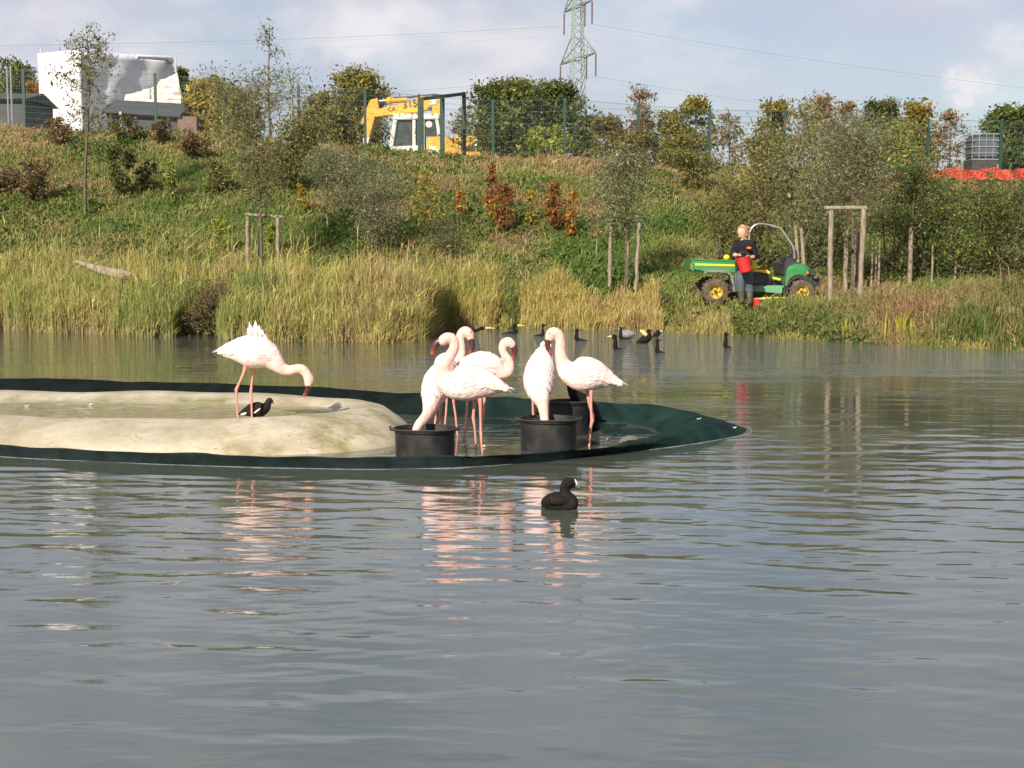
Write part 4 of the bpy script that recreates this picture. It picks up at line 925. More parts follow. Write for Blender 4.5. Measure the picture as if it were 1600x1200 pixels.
on_slope(768, 342, 248, 12, 'rust', 'beech_sapling', 'tall narrow rust red sapling below the excavator rear', n=420, leaf=.075, crown0=.15, branches=24, trunk_r=.025, shape='cone', spread=.25)
on_slope(787, 368, 284, 20, 'rust', 'beech_sapling', 'bushy dark rust beech sapling in front of the tall narrow rust one', n=900, leaf=.065, crown0=.18, branches=34, trunk_r=.025, spread=.2)
on_slope(767, 350, 305, 9, 'yellow', 'yellow_sapling', 'little orange yellow shrub left of the bushy dark rust beech', n=220, leaf=.07, crown0=.12, branches=14, trunk_r=.02, spread=.25)
on_slope(826, 358, 294, 11, 'yellow', 'yellow_sapling', 'thin leaning yellow sapling between the two rust coloured beeches', n=260, leaf=.07, crown0=.2, branches=16, trunk_r=.02, lean=.1, spread=.25)
on_slope(867, 366, 280, 21, 'rust', 'beech_sapling', 'broad rust brown beech sapling right of the leaning yellow one', n=900, leaf=.068, crown0=.12, branches=34, trunk_r=.025, shape='cone', spread=.2)
on_slope(894, 374, 292, 11, 'orange', 'beech_sapling', 'rust and orange sapling, rightmost of the rusty row', n=420, leaf=.065, crown0=.1, branches=22, trunk_r=.025, spread=.25, tail_pal='rust')
on_slope(932, 402, 292, 17, 'pinkish', 'thin_sapling', 'thin pale sapling left of the middle stake frame', n=320, leaf=.06, crown0=.35, branches=20, trunk_r=.022, bark='bark_pale', spread=.3)
on_slope(978, 458, 222, 52, 'silver', 'willow_tree', 'sparse silvery willow growing out of the middle stake frame', 'tree', n=2600, leaf=.06, crown0=.46, branches=52, trunk_r=.035, shape='oval', spread=.24, aspect=3, dens=2.6)
on_slope(190, 308, 222, 22, 'dark', 'shrub', 'dark green shrub right of the slender left willow', n=1100, leaf=.085, crown0=.1, branches=30, stems=2, tail_pal='gold')
on_slope(226, 302, 240, 18, 'dark', 'shrub', 'dark shrub between the dark green one and the yellow green one', n=700, leaf=.085, crown0=.1, branches=24, stems=2, tail_pal='green')
on_slope(263, 314, 244, 17, 'lime', 'shrub', 'narrow yellow green shrub on the left slope', n=240, leaf=.08, crown0=.12, branches=24, tail_pal='dark')
on_slope(47, 318, 232, 32, 'brown', 'shrub', 'brown sparse shrub on the far left slope', n=800, leaf=.085, crown0=.1, branches=30, stems=3, tail_pal='gold')
on_slope(8, 305, 255, 24, 'brown', 'shrub', 'low dark brown shrub at the left edge', n=800, leaf=.085, crown0=.1, branches=26, stems=3, tail_pal='dark')
on_slope(338, 304, 236, 26, 'olive', 'shrub', 'olive shrub left of the willow in the stake frame', n=900, leaf=.08, crown0=.1, branches=28, stems=3, tail_pal='gold')
on_slope(300, 250, 205, 26, 'brown', 'shrub', 'brown scrubby bush on the crest below the white sheeting heap', n=700, leaf=.09, crown0=.1, branches=24, stems=3)
on_slope(88, 232, 180, 24, 'brown', 'shrub', 'brown scrub on the crest in front of the white sheeted building', n=600, leaf=.09, crown0=.1, branches=24, stems=3, tail_pal='orange')
on_slope(200, 225, 178, 26, 'dark', 'shrub', 'dark scrub on the crest in front of the low grey roof', n=700, leaf=.09, crown0=.1, branches=24, stems=3, tail_pal='brown')
on_slope(255, 226, 182, 20, 'brown', 'shrub', 'dark brown scrub at the second left fence post', n=500, leaf=.09, crown0=.1, branches=22, stems=3, tail_pal='dark')
on_slope(471, 336, 284, 9, 'yellow', 'yellow_sapling', 'tiny yellow sapling right of the willow in the stake frame', n=180, leaf=.075, crown0=.3, branches=12, trunk_r=.018, spread=.3, tail_pal='green')
on_slope(425, 398, 342, 9, 'lime', 'shrub', 'bright yellow green upright plant inside the left stake frame', n=260, leaf=.1, crown0=.05, branches=14, trunk_r=.015, aspect=4, spread=.3)
on_slope(345, 398, 335, 15, 'lime', 'shrub', 'bright yellow green upright plant left of the left stake frame', n=330, leaf=.1, crown0=.05, branches=16, trunk_r=.015, aspect=4, spread=.3)
on_slope(314, 521, 436, 60, 'brown', 'dock_clump', 'dark reddish brown weed clump at the water edge among the reeds', 'weeds', tail_pal='olive', n=3000, leaf=.045, crown0=.05, branches=60, stems=5, spread=.2)
on_slope(700, 404, 340, 42, 'dark', 'shrub', 'low grey green bush at the foot of the slope above the reed gap', n=1500, leaf=.05, crown0=.05, branches=40, stems=4, aspect=3, tail_pal='silver')
on_slope(815, 242, 200, 14, 'green', 'shrub', 'little green sapling at the fence left of the lime saplings', n=300, leaf=.08, crown0=.2, branches=14)
on_slope(985, 262, 205, 30, 'olive', 'shrub', 'olive brown bush on the crest behind the middle stake frame', n=1200, leaf=.085, crown0=.08, branches=30, stems=3, tail_pal='rust')
on_slope(1050, 268, 210, 34, 'olive', 'shrub', 'olive bush on the crest right of the reddish tipped tree', n=1400, leaf=.085, crown0=.08, branches=34, stems=3, tail_pal='lime')
on_slope(1090, 300, 232, 40, 'olive', 'shrub', 'greenish bush on the upper slope above the green vehicle', n=1600, leaf=.075, crown0=.08, branches=36, stems=4, tail_pal='green')
T = 'thicket shrubs on the right slope'
RT = [
 (1112, 436, 262, 62, 'olive', 'tree thicket bush above the rear of the green vehicle', 2600, .06, 'green'),
 (1172, 430, 248, 58, 'willow', 'willow bush directly behind the person and roll bar', 2600, .06, 'rust'),
 (1240, 432, 205, 76, 'silver', 'broad silvery willow behind the front of the green vehicle', 4200, .06, 'willow'),
 (1192, 330, 178, 52, 'olive', 'tall olive bush high on the slope left of the silvery willow top', 2600, .075, 'gold'),
 (1268, 330, 160, 58, 'gold', 'yellow olive bush high on the slope above the silvery willow', 3000, .075, 'silver'),
 (1345, 296, 176, 50, 'willow', 'pale green bush high on the slope above the right stake frame', 3000, .075, 'lime'),
 (1428, 258, 186, 44, 'lime', 'yellow green bush on the upper slope left of the caged tank', 3000, .08, 'green'),
 (1388, 432, 236, 56, 'willow', 'willow bush between the right stake frame and the single stake', 3000, .06, 'rust'),
 (1448, 436, 262, 54, 'green', 'dark leafy bush behind the single timber stake', 2800, .065, 'olive'),
 (1506, 438, 268, 56, 'green', 'dense leafy bush below the orange netting', 3000, .065, 'lime'),
 (1568, 440, 271, 56, 'green', 'dense dark leafy bush below the right end of the orange netting', 3200, .065, 'brown'),
 (1632, 440, 284, 56, 'dark', 'dark bush cut by the right edge of the picture', 2200, .065, 'green'),
 (1480, 352, 266, 46, 'green', 'low leafy bush just beneath the left end of the orange netting', 1700, .075, 'olive'),
 (1300, 420, 300, 46, 'olive', 'low bush seen between the legs of the right stake frame', 1800, .055, 'rust'),
 (1548, 380, 284, 56, 'olive', 'olive bush higher up behind the dense leafy bushes', 1800, .075, 'brown')]
for px, py, top, hw, pal, lab, n, lf, tp in RT:
    on_slope(px, py, top, hw, pal, 'thicket_shrub', lab, n=n, dens=1.25, leaf=lf * 1.12, crown0=.06, branches=60, stems=3, shape='oval', spread=.2, tail_pal=tp, group=T, aspect=2.6)
on_slope(1331, 470, 178, 88, 'silver', 'willow_tree', 'large silvery willow growing out of the right stake frame', 'tree', n=4400, leaf=.055, crown0=.42, branches=70, trunk_r=.045, shape='oval', spread=.2, aspect=3, dens=2.2, tail_pal='olive')
on_slope(1424, 446, 240, 46, 'green', 'small_tree', 'leafy young tree tied to the single timber stake', 'tree', n=2200, leaf=.055, crown0=.36, branches=44, trunk_r=.035, spread=.2, tail_pal='silver')
for px, py, top, lab in ((1247, 452, 352, 'left'), (1256, 452, 356, 'right')):
    b = ground_at(px, py); t = at(px - 4, top, b.y)
    tag(MB().tube([b - Vector((0, 0, .1)), b.lerp(t, .5) + Vector((.02, 0, 0)), t], [.05, .045, .035], 7).build('bare_sapling', M['bark_pale'], None, origin=b, smooth=True), 'pale bare trunk behind the vehicle bonnet, %s of the pair' % lab, 'trunk', 'pale trunks behind the vehicle')
for px, py, top, lab in ((1361, 448, 372, 'leftmost of three'), (1367, 446, 385, 'middle of three'), (1372, 450, 365, 'rightmost of three'), (1455, 446, 378, 'left of the single stake bushes'), (1492, 440, 350, 'below the orange netting')):
    b = ground_at(px, py); t = at(px + 2, top, b.y)
    tag(MB().tube([b - Vector((0, 0, .1)), b.lerp(t, .5) + Vector((.015, 0, 0)), t], [.028, .024, .016], 6).build('bare_sapling', M['bark_pale'], None, origin=b, smooth=True), 'thin whitish sapling stem in the right thicket, %s' % lab, 'trunk', 'thin stems in the right thicket')

# ------------------------------------------------------------------ timber stake frames
def stake_frame(label, posts, beam, extra=(), rad=.05):
    b0 = ground_at(*posts[0][:2]); th = thing('stake_frame', label, 'stake frame', b0, 'timber stake frames holding young trees')
    tops = []
    for px, py, tx, ty, dD in posts:
        b = ground_at(px, py); b = Vector((at(px, py, b.y + dD).x, b.y + dD, 0)); b.z = gz(b.x, b.y)
        t = at(tx, ty, b.y); tops.append(t)
        n = 7; pts = [b.lerp(t, i / n) + Vector((rng.normal(0, .006), rng.normal(0, .006), 0)) for i in range(n + 1)]; pts[0].z -= .2
        MB().tube(pts, [rad * (1 + rng.normal(0, .05)) for _ in pts], 9).build('stake', M['timber'], th, smooth=True)
    for (xa, ya, xb, yb, i) in beam:
        D = tops[i].y - .02; A, B = at(xa, ya, D), at(xb, yb, D)
        n = 5; MB().tube([A.lerp(B, k / n) for k in range(n + 1)], [rad * .85 * (1 + rng.normal(0, .06)) for _ in range(n + 1)], 8).build('crossbeam', M['timber'], th, smooth=True)
stake_frame('timber frame of three stakes on the left bank among reeds', [(387, 420, 387, 338, 0), (404, 430, 408, 340, .9), (434, 432, 434.5, 340, 0)], [(383, 335, 442, 339, 0)])
stake_frame('slim three stake timber frame in the middle of the far bank', [(952, 458, 955, 347, 0), (978, 459, 982, 347, .3), (992, 459, 1000, 348, -.2)], [(949, 344, 1003, 345, 0), (984, 345, 1006, 345, 1)], rad=.045)
stake_frame('thick timber stake frame to the right of the green vehicle', [(1296, 474, 1299, 325, 0), (1344, 474, 1350, 326, 0), (1320, 466, 1323, 358, .6), (1332, 466, 1336, 352, .8), (1341, 464, 1344, 356, 1.0)], [(1288, 325, 1354, 325, 0)], rad=.056)
b = ground_at(1421, 447); t = at(1424, 354, b.y)
tag(MB().tube([b - Vector((0, 0, .2)), b.lerp(t, .5), t], .055, 9).build('timber_stake', M['timber'], None, origin=b, smooth=True), 'single timber stake standing alone on the right bank', 'stake')
# ------------------------------------------------------------------ net enclosure and concrete pool
def net_material():
    m = bpy.data.materials.new('green_net'); m.use_nodes = True; nt = m.node_tree; L = nt.links.new; p = nt.nodes['Principled BSDF']
    p.inputs['Roughness'].default_value = 0.85; p.inputs['Specular IOR Level'].default_value = 0.06
    a = N(nt, 'ShaderNodeAttribute'); a.attribute_name = 'Col'
    tc = N(nt, 'ShaderNodeTexCoord'); n = N(nt, 'ShaderNodeTexNoise'); n.inputs['Scale'].default_value = 5; n.inputs['Detail'].default_value = 6
    mx = N(nt, 'ShaderNodeMix'); mx.data_type = 'RGBA'; mx.blend_type = 'MULTIPLY'; mx.inputs[7].default_value = (0.45, 0.5, 0.5, 1)
    mr = N(nt, 'ShaderNodeMapRange'); mr.inputs['From Min'].default_value = 0.35; mr.inputs['From Max'].default_value = 0.7
    L(tc.outputs['Object'], n.inputs['Vector']); L(n.outputs['Fac'], mr.inputs['Value']); L(mr.outputs[0], mx.inputs[0]); L(a.outputs['Color'], mx.inputs[6]); L(mx.outputs[2], p.inputs['Base Color'])
    w = N(nt, 'ShaderNodeTexNoise'); w.inputs['Scale'].default_value = 160; w.inputs['Detail'].default_value = 2
    w2 = N(nt, 'ShaderNodeTexNoise'); w2.inputs['Scale'].default_value = 9; w2.inputs['Detail'].default_value = 4
    ad = N(nt, 'ShaderNodeMath'); ad.operation = 'MULTIPLY_ADD'; ad.inputs[1].default_value = 6.0
    L(tc.outputs['Object'], w.inputs['Vector']); L(tc.outputs['Object'], w2.inputs['Vector']); L(w2.outputs['Fac'], ad.inputs[0]); L(w.outputs['Fac'], ad.inputs[2])
    b = N(nt, 'ShaderNodeBump'); b.inputs['Strength'].default_value = 0.5; b.inputs['Distance'].default_value = 0.006
    L(ad.outputs[0], b.inputs['Height']); L(b.outputs[0], p.inputs['Normal']); return m
def net_enclosure():
    rows = []
    # (outer waterline px), (crest px, z), (inner foot px), sampled round the rim: front left -> tip -> back -> left
    fr = [((-400, 690), (-400, 668, .10), (-400, 662)), ((-150, 704), (-150, 684, .10), (-150, 676)), ((0, 716), (0, 695, .10), (0, 688)), ((150, 724), (150, 703, .10), (150, 697)), ((300, 730), (300, 709, .10), (300, 703)), ((450, 734), (450, 713, .10), (450, 707)),
          ((600, 736), (600, 714, .10), (600, 707)), ((760, 731), (760, 711, .10), (760, 704)), ((900, 717), (900, 703, .085), (900, 697)), ((1000, 707), (990, 695, .075), (975, 691)), ((1090, 695), (1050, 679, .10), (1000, 688)),
          ((1150, 684), (1085, 668, .125), (1010, 685)), ((1174, 675), (1100, 661, .135), (1012, 682))]
    for o, c, i in fr: rows.append((zp(*o, -.015), zp(*c), zp(*i, -.05) if o[0] > 950 else zp(*c) + Vector((0, .16, -.15))))
    bk = [((1150, 663), (1095, 654, .145), (1008, 679)), ((1120, 654), (1080, 645, .15), (998, 675)), ((1075, 643), (1035, 637.5, .175), (982, 671)), ((1010, 632), (985, 631.5, .19), (962, 667)), (None, (920, 626.5, .20), (915, 664)), (None, (840, 622.5, .20), (840, 662)), (None, (750, 619, .2), (750, 660)), (None, (640, 613.5, .2), (650, 657)), (None, (500, 606, .2), (500, 648)), (None, (300, 598, .2), (300, 640)), (None, (150, 594, .2), (150, 634)), (None, (0, 590.5, .2), (0, 630)), (None, (-200, 588, .2), (-200, 628)), (None, (-450, 590, .2), (-400, 630))]
    for o, c, i in bk:
        C = zp(*c); I = zp(*i, -.05)
        O = zp(*o, -.02) if o else C + Vector((0.05, .32, -.24))
        rows.append((O, C, I))
    lf = (Vector((-9.6, 13.6, -.02)), Vector((-9.3, 13.6, .16)), Vector((-9.0, 13.6, -.05))); rows.append(lf)
    P = np.array([[*o, *c, *i] for o, c, i in rows]); P = np.vstack([P, P[:1]])
    S = crom(P, 9)[:-1]
    prof = []; nP = 15
    for s, row in enumerate(S):
        o, c, i = Vector(row[:3]), Vector(row[3:6]), Vector(row[6:9]); ring = [o + (o - c) * .8 + Vector((0, 0, -.12))]
        for k in range(nP):
            t = k / (nP - 1)
            if t < .5:
                q = o.lerp(c, (t / .5)); q.z += (.12 if (c - o).length < .32 else .02) * (c.z - o.z) * math.sin(math.pi * t / .5)
            else:
                u = (t - .5) / .5; q = c.lerp(i, u); q.z += (c.z - i.z) * .10 * math.sin(math.pi * u)
            wr = .013 * math.sin(s * .45 + 1.0) * math.sin(s * .13) + .005 * math.sin(s * 1.1 + .6 * math.sin(s * .31)) + (.008 * math.sin(s * .9 + k * .7) if t > .55 else 0)
            wide = (c - i).length
            if wide > .5 and .1 < t < .95: q.z += (.016 * math.sin(k * 1.5 + s * .35) + .01 * math.sin(s * 1.9 + k)) * min(1, wide - .4)
            q += Vector((wr, wr * .5, wr * .6)) * (0.5 if t < .45 else 1); ring.append(q)
        ring.append(i + (i - c).normalized() * .35 + Vector((0, 0, -.03))); prof.append(ring)
    n, k = len(prof), len(prof[0]); V = np.array([[*q] for r_ in prof for q in r_])
    I = np.arange(n * k).reshape(n, k); J = np.roll(I, -1, 0)
    Fq = np.stack([I[:, :-1], J[:, :-1], J[:, 1:], I[:, 1:]], -1).reshape(-1, 4)
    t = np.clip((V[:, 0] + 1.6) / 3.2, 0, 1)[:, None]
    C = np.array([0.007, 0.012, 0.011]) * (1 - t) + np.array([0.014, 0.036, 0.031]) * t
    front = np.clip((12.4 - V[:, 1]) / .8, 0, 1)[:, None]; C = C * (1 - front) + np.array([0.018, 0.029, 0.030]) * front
    th = thing('net_enclosure', 'dark green netting rim floating on the lake around the concrete pool', 'net', (-1.5, 13, 0))
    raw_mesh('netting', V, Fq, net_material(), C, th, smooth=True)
    # hem rope along the front waterline
    pts = [Vector(r_[:3]) + Vector((0, -.012, .008)) for r_ in S[:118]]
    MB().tube(pts, .011, 6).build('hem_rope', mat('wet_hem', (.2, .23, .24), .4, (.1, .12, .12), 12), th, smooth=True)
    # netting floor under shallow water
    fl = [tuple(i_) for i_ in S[:, 6:9]]; mb = MB(); mb.add([(x, y, -.075) for x, y, z in fl], [tuple(range(len(fl)))]); mb.build('net_floor', mat('net_floor', (.03, .045, .035), .8, (.02, .03, .025), 4), th)
net_enclosure()
def pool():
    m = bpy.data.materials.new('pool_concrete'); m.use_nodes = True; nt = m.node_tree; L = nt.links.new; p = nt.nodes['Principled BSDF']
    p.inputs['Roughness'].default_value = 0.85; p.inputs['Specular IOR Level'].default_value = 0.25
    tc = N(nt, 'ShaderNodeTexCoord'); a = N(nt, 'ShaderNodeTexNoise'); a.inputs['Scale'].default_value = 1.6; a.inputs['Detail'].default_value = 8; a.inputs['Roughness'].default_value = .62
    r = N(nt, 'ShaderNodeValToRGB'); e = r.color_ramp.elements; e[0].position = .33; e[0].color = (.31, .265, .18, 1); e[1].position = .62; e[1].color = (.50, .45, .345, 1)
    b = N(nt, 'ShaderNodeTexNoise'); b.inputs['Scale'].default_value = 2.2; b.inputs['Detail'].default_value = 9; b.inputs['Roughness'].default_value = .68
    mr = N(nt, 'ShaderNodeMapRange'); mr.inputs['From Min'].default_value = .44; mr.inputs['From Max'].default_value = .62
    at_ = N(nt, 'ShaderNodeAttribute'); at_.attribute_name = 'Col'
    mu = N(nt, 'ShaderNodeMath'); mu.operation = 'MULTIPLY'
    mx = N(nt, 'ShaderNodeMix'); mx.data_type = 'RGBA'; mx.inputs[7].default_value = (.20, .18, .07, 1)
    L(tc.outputs['Object'], a.inputs['Vector']); L(a.outputs['Fac'], r.inputs[0]); L(tc.outputs['Object'], b.inputs['Vector']); L(b.outputs['Fac'], mr.inputs['Value'])
    L(mr.outputs[0], mu.inputs[0]); L(at_.outputs['Fac'], mu.inputs[1]); L(mu.outputs[0], mx.inputs[0]); L(r.outputs[0], mx.inputs[6])
    sp = N(nt, 'ShaderNodeTexNoise'); sp.inputs['Scale'].default_value = 9; sp.inputs['Detail'].default_value = 3; sp.inputs['Distortion'].default_value = 2.5
    mps = N(nt, 'ShaderNodeMapping'); mps.inputs['Scale'].default_value = (1, 2.4, 1); L(tc.outputs['Object'], mps.inputs['Vector']); L(mps.outputs[0], sp.inputs['Vector'])
    ms = N(nt, 'ShaderNodeMapRange'); ms.inputs['From Min'].default_value = .62; ms.inputs['From Max'].default_value = .72; L(sp.outputs['Fac'], ms.inputs['Value'])
    m2 = N(nt, 'ShaderNodeMix'); m2.data_type = 'RGBA'; m2.inputs[7].default_value = (.20, .16, .10, 1); L(ms.outputs[0], m2.inputs[0]); L(mx.outputs[2], m2.inputs[6]); L(m2.outputs[2], p.inputs['Base Color'])
    bb = N(nt, 'ShaderNodeBump'); bb.inputs['Strength'].default_value = .8; bb.inputs['Distance'].default_value = .03; L(a.outputs['Fac'], bb.inputs['Height']); L(bb.outputs[0], p.inputs['Normal'])
    th = thing('concrete_pool', 'smooth beige concrete pool with raised rounded rim inside the netting', 'pool', (-4, 13.4, 0))
    cx = -5.2; ns = 200
    rings = [(4.30, 13.18, 1.95, -.12), (4.27, 13.20, 1.92, 0.0), (4.16, 13.28, 1.80, .095), (3.98, 13.43, 1.58, .185), (3.80, 13.52, 1.44, .215), (3.62, 13.60, 1.22, .195), (3.45, 13.66, .98, .155), (3.2, 13.70, .72, .11), (2.6, 13.7, .45, .08), (1.0, 13.7, .12, .07)]
    V = []; C = []
    for k, (a_, cy, b_, z) in enumerate(rings):
        for j in range(ns):
            t = 2 * math.pi * j / ns; ct, st = math.cos(t), math.sin(t); e_ = .72
            x = cx + a_ * abs(ct) ** e_ * (1 if ct >= 0 else -1); y = cy + b_ * abs(st) ** e_ * (1 if st >= 0 else -1)
            wv = .008 * math.sin(x * 2.1 + y) + .007 * math.sin(x * 4.3 - 1.7 * y)
            zz = z + (wv if 1 < k < 7 else 0); yy = y + (wv if k < 6 else 0)
            if k in (3, 4, 5): zz += .012 * math.exp(-((x + 1.55) / .5) ** 2)
            V.append((x, yy, zz))
            right = max(0, min(1, (x + 2.9) / 1.0)); wl = 1.6 if k in (6, 7) and st > 0 else 0
            C.append([min(1, .22 + .8 * right + wl)] * 3); V[-1] = (V[-1][0], V[-1][1] - (.13 - .06 * st) * (V[-1][0] + 1.3), V[-1][2])
    k = len(rings); I = np.arange(k * ns).reshape(k, ns); J = np.roll(I, -1, 1)
    Fq = np.stack([I[:-1], J[:-1], J[1:], I[1:]], -1).reshape(-1, 4)
    raw_mesh('basin', np.array(V), Fq, m, np.array(C), th, smooth=True)
    mw = bpy.data.materials.new('pool_water'); mw.use_nodes = True; nt = mw.node_tree; L = nt.links.new; p = nt.nodes['Principled BSDF']
    p.inputs['Base Color'].default_value = (.34, .30, .20, 1); p.inputs['Roughness'].default_value = .02; p.inputs['IOR'].default_value = 1.33
    n = N(nt, 'ShaderNodeTexNoise'); n.inputs['Scale'].default_value = 3; n.inputs['Detail'].default_value = 2; g = N(nt, 'ShaderNodeNewGeometry'); mp = N(nt, 'ShaderNodeMapping'); mp.inputs['Scale'].default_value = (1, 3, 1)
    b = N(nt, 'ShaderNodeBump'); b.inputs['Distance'].default_value = .006; b.inputs['Strength'].default_value = 1; L(g.outputs['Position'], mp.inputs[0]); L(mp.outputs[0], n.inputs['Vector']); L(n.outputs['Fac'], b.inputs['Height']); L(b.outputs[0], p.inputs['Normal'])
    mb = MB(); vs = [(cx + 3.55 * abs(math.cos(t)) ** .72 * (1 if math.cos(t) >= 0 else -1), 13.66 + 1.08 * abs(math.sin(t)) ** .72 * (1 if math.sin(t) >= 0 else -1) - .12 * (cx + 3.55 * abs(math.cos(t)) ** .72 * (1 if math.cos(t) >= 0 else -1) + 1.3), .148) for t in np.linspace(0, 2 * math.pi, 120, endpoint=False)]
    mb.add(vs, [tuple(range(120))]); tag(mb.build('pool_water', mw), kind='structure')
pool()

def bucket(px, py, D, wpx, H, label, taper=.9, handle=True):
    c = at(px, py, D); r = wpx / 2 * D / F; zt = c.z
    th = thing('feed_bucket', label, 'bucket', (c.x, D, zt - H), 'round black plastic feed buckets')
    rb = r * taper; t = .012
    prof = [(.001, 0), (rb, 0), (rb + .005, .01), (r * .985 - .012, H - .05), (r * .985 - .008, H - .03), (r + .004, H - .022), (r + .008, H - .006), (r, H), (r - .012, H), (r - .02, H - .03), (rb - t, .03), (.001, .03)]
    MB().lathe((c.x, D, zt - H), prof, 48).build('tub', M['bucket'], th, smooth=True)
    MB().lathe((c.x, D, zt - H), [(.001, H * .72), (r * .95 - .03, H * .72)], 40, closed=True).build('feed_water', mat('feed_water', (.05, .045, .03), .05, (.07, .06, .04), 6), th)
    for sgn in (-1, 1):
        o = MB(); o.box((c.x + sgn * (r + .012), D - .02, zt - .012), (.03, .07, .022)); o.box((c.x + sgn * (r + .022), D - .03, zt + .006), (.018, .018, .03)); o.build('handle_lug', M['bucket'], th, bevel=.004)
    if handle:
        pts = [(c.x + (r + .02) * math.cos(a), D - .0 + (r + .02) * math.sin(a) * 1, zt + .004 + .004 * math.sin(a * 3)) for a in np.linspace(math.radians(185), math.radians(355), 22)]
        MB().tube(pts, .0055, 6).build('wire_handle', M['dark_steel'], th, smooth=True)
bucket(664, 668, 11.82, 100, .335, 'wide black bucket beside the pool end with a bending flamingo in it')
bucket(857, 653, 12.2, 94, .36, 'tall black bucket in the middle holding the head of the hunched flamingo')
bucket(889, 626, 13.25, 66, .40, 'black bucket furthest back, half hidden behind the middle bucket')

# ------------------------------------------------------------------ birds
def spine_obj(name, pts, D, m, parent, vox, wfac=.8, n0=None, colour=None, sub=5, squash=None):
    """one continuous body grown along a spine of (px, py, depth offset, radius px)"""
    P = []
    for px, py, dy, r in pts:
        q = at(px, py, D + dy); P.append([q.x, q.y, q.z, r * (D + dy) / F])
    S = crom(P, sub); S[:, 3] = np.maximum(S[:, 3], .002)
    mb = MB(); mb.tube([Vector(s[:3]) for s in S], list(S[:, 3]), 18, wfac if not hasattr(wfac, '__len__') else list(np.interp(np.linspace(0, 1, len(S)), np.linspace(0, 1, len(wfac)), wfac)), n0)
    fr = mb.frames; mb.ball(S[0][:3], S[0][3], 8, 5); mb.ball(S[-1][:3], S[-1][3] * .95, 10, 6)
    o = mb.build(name, m, parent); remesh(o, vox, 5)
    return o, S, fr
FL = 'flamingos feeding at the pool'
def flamingo(label, D, body, legs, beak, nb, eye=None, n0=None, tuft=None, wings=True, wf=(.6, .8, .85, .8, .8, .9, .95, .95), foot0=None):
    f0 = zp(*foot0, 0.0) if foot0 else at(legs[0][-1][0], legs[0][-1][1], D)
    th = thing('flamingo', label, 'flamingo', (f0.x, D, -.06), FL)
    o, S, fr = spine_obj('body', body, D, M['feather'], th, .0105, wf, n0)
    k = int(nb / (len(body) - 1) * (len(S) - 1)); neck = S[k:, :3]; bod = S[:k, :3]
    def colour(co):
        dn = np.min(((co[:, None, :] - neck[None]) ** 2).sum(-1), 1) ** .5; db = np.min(((co[:, None, :] - bod[None]) ** 2).sum(-1), 1) ** .5
        t = np.clip((db - dn) / .05 + .35, 0, 1)[:, None]
        return np.array([.86, .72, .69]) * (1 - t) + np.array([.83, .54, .47]) * t
    vcol(o, colour)
    # wings: overlapping feather plates laid over each flank
    if wings:
        i0, i1 = 3, max(8, k - 3)
        for sgn in (-1, 1):
            V = []; Fc = []; C = []
            for row in range(9):
                u = row / 8; ii = i0 + (i1 - i0) * (1 - u) ** .9
                P0, T0, U0, B0, r0, w0 = fr[int(ii)]
                na = 7
                for a_ in range(na):
                    an = math.radians(12 + 92 * (a_ + .5 * (row % 2)) / na)
                    nrm = (U0 * math.cos(an) + B0 * (sgn * math.sin(an) / max(w0, .3))).normalized()
                    p = P0 + U0 * (r0 * math.cos(an)) + B0 * (sgn * r0 * w0 * math.sin(an)) + nrm * .004
                    back = -T0; side = nrm.cross(back).normalized()
                    L_ = .055 + .07 * u; W_ = .034; lift = .0012 + .0015 * random.random() + (.007 * random.random() if u > .55 else 0)
                    b = len(V)
                    # follow the body: the far end sits on the surface one row further back
                    jj = max(0, int(ii - (i1 - i0) * L_ / .34)); P1, T1, U1, B1, r1, w1 = fr[jj]
                    tipp = P1 + U1 * (r1 * math.cos(an)) + B1 * (sgn * r1 * w1 * math.sin(an)) + nrm * (.004 + lift)
                    if (tipp - p).length > .16: tipp = p + (tipp - p).normalized() * .16
                    mid = p.lerp(tipp, .6) + nrm * .003
                    V += [p, mid + side * W_ * .5, tipp, mid - side * W_ * .5, mid + nrm * .0015]; Fc += [(b, b + 1, b + 4), (b + 1, b + 2, b + 4), (b + 2, b + 3, b + 4), (b + 3, b, b + 4)]
                    c = np.array([.86, .73, .71]) * (1 + random.gauss(0, .025)); C += [c] * 5
            raw_mesh('wing', [tuple(v) for v in V], Fc, M['feather'], np.clip(C, 0, .9), th, smooth=True)
        # tail and folded flight feathers
        P0, T0, U0, B0, r0, w0 = fr[4]
        V = []; Fc = []; C = []
        for q in range(9):
            s_ = (q - 4) / 4; base_ = P0 + B0 * (r0 * w0 * .8 * s_) + U0 * (.2 * r0); tip = fr[0][0] - T0 * (.03 + .03 * random.random()) + B0 * (.03 * s_) + U0 * (.012 * random.gauss(0, 1)); sd_ = B0 * .016; b = len(V); mid = base_.lerp(tip, .6) + U0 * .006
            V += [base_, mid + sd_, tip, mid - sd_, mid + U0 * .004]; Fc += [(b, b + 1, b + 4), (b + 1, b + 2, b + 4), (b + 2, b + 3, b + 4), (b + 3, b, b + 4)]; C += [np.array([.86, .73, .71])] * 5
        raw_mesh('tail_feathers', [tuple(v) for v in V], Fc, M['feather'], np.array(C), th)
        pri = MB(); u = -U0 if n0 is None else -U0
        for sgn in (-1, 1):
            a_ = P0 + U0 * (-.45 * r0) + B0 * (sgn * r0 * w0 * .86); b_ = fr[0][0].lerp(P0, .45) - U0 * (.2 * r0) + B0 * (sgn * .012)
            pri.bar(a_, b_, .010, .014)
        pri.build('flight_feather_edge', M['black_print'], th)
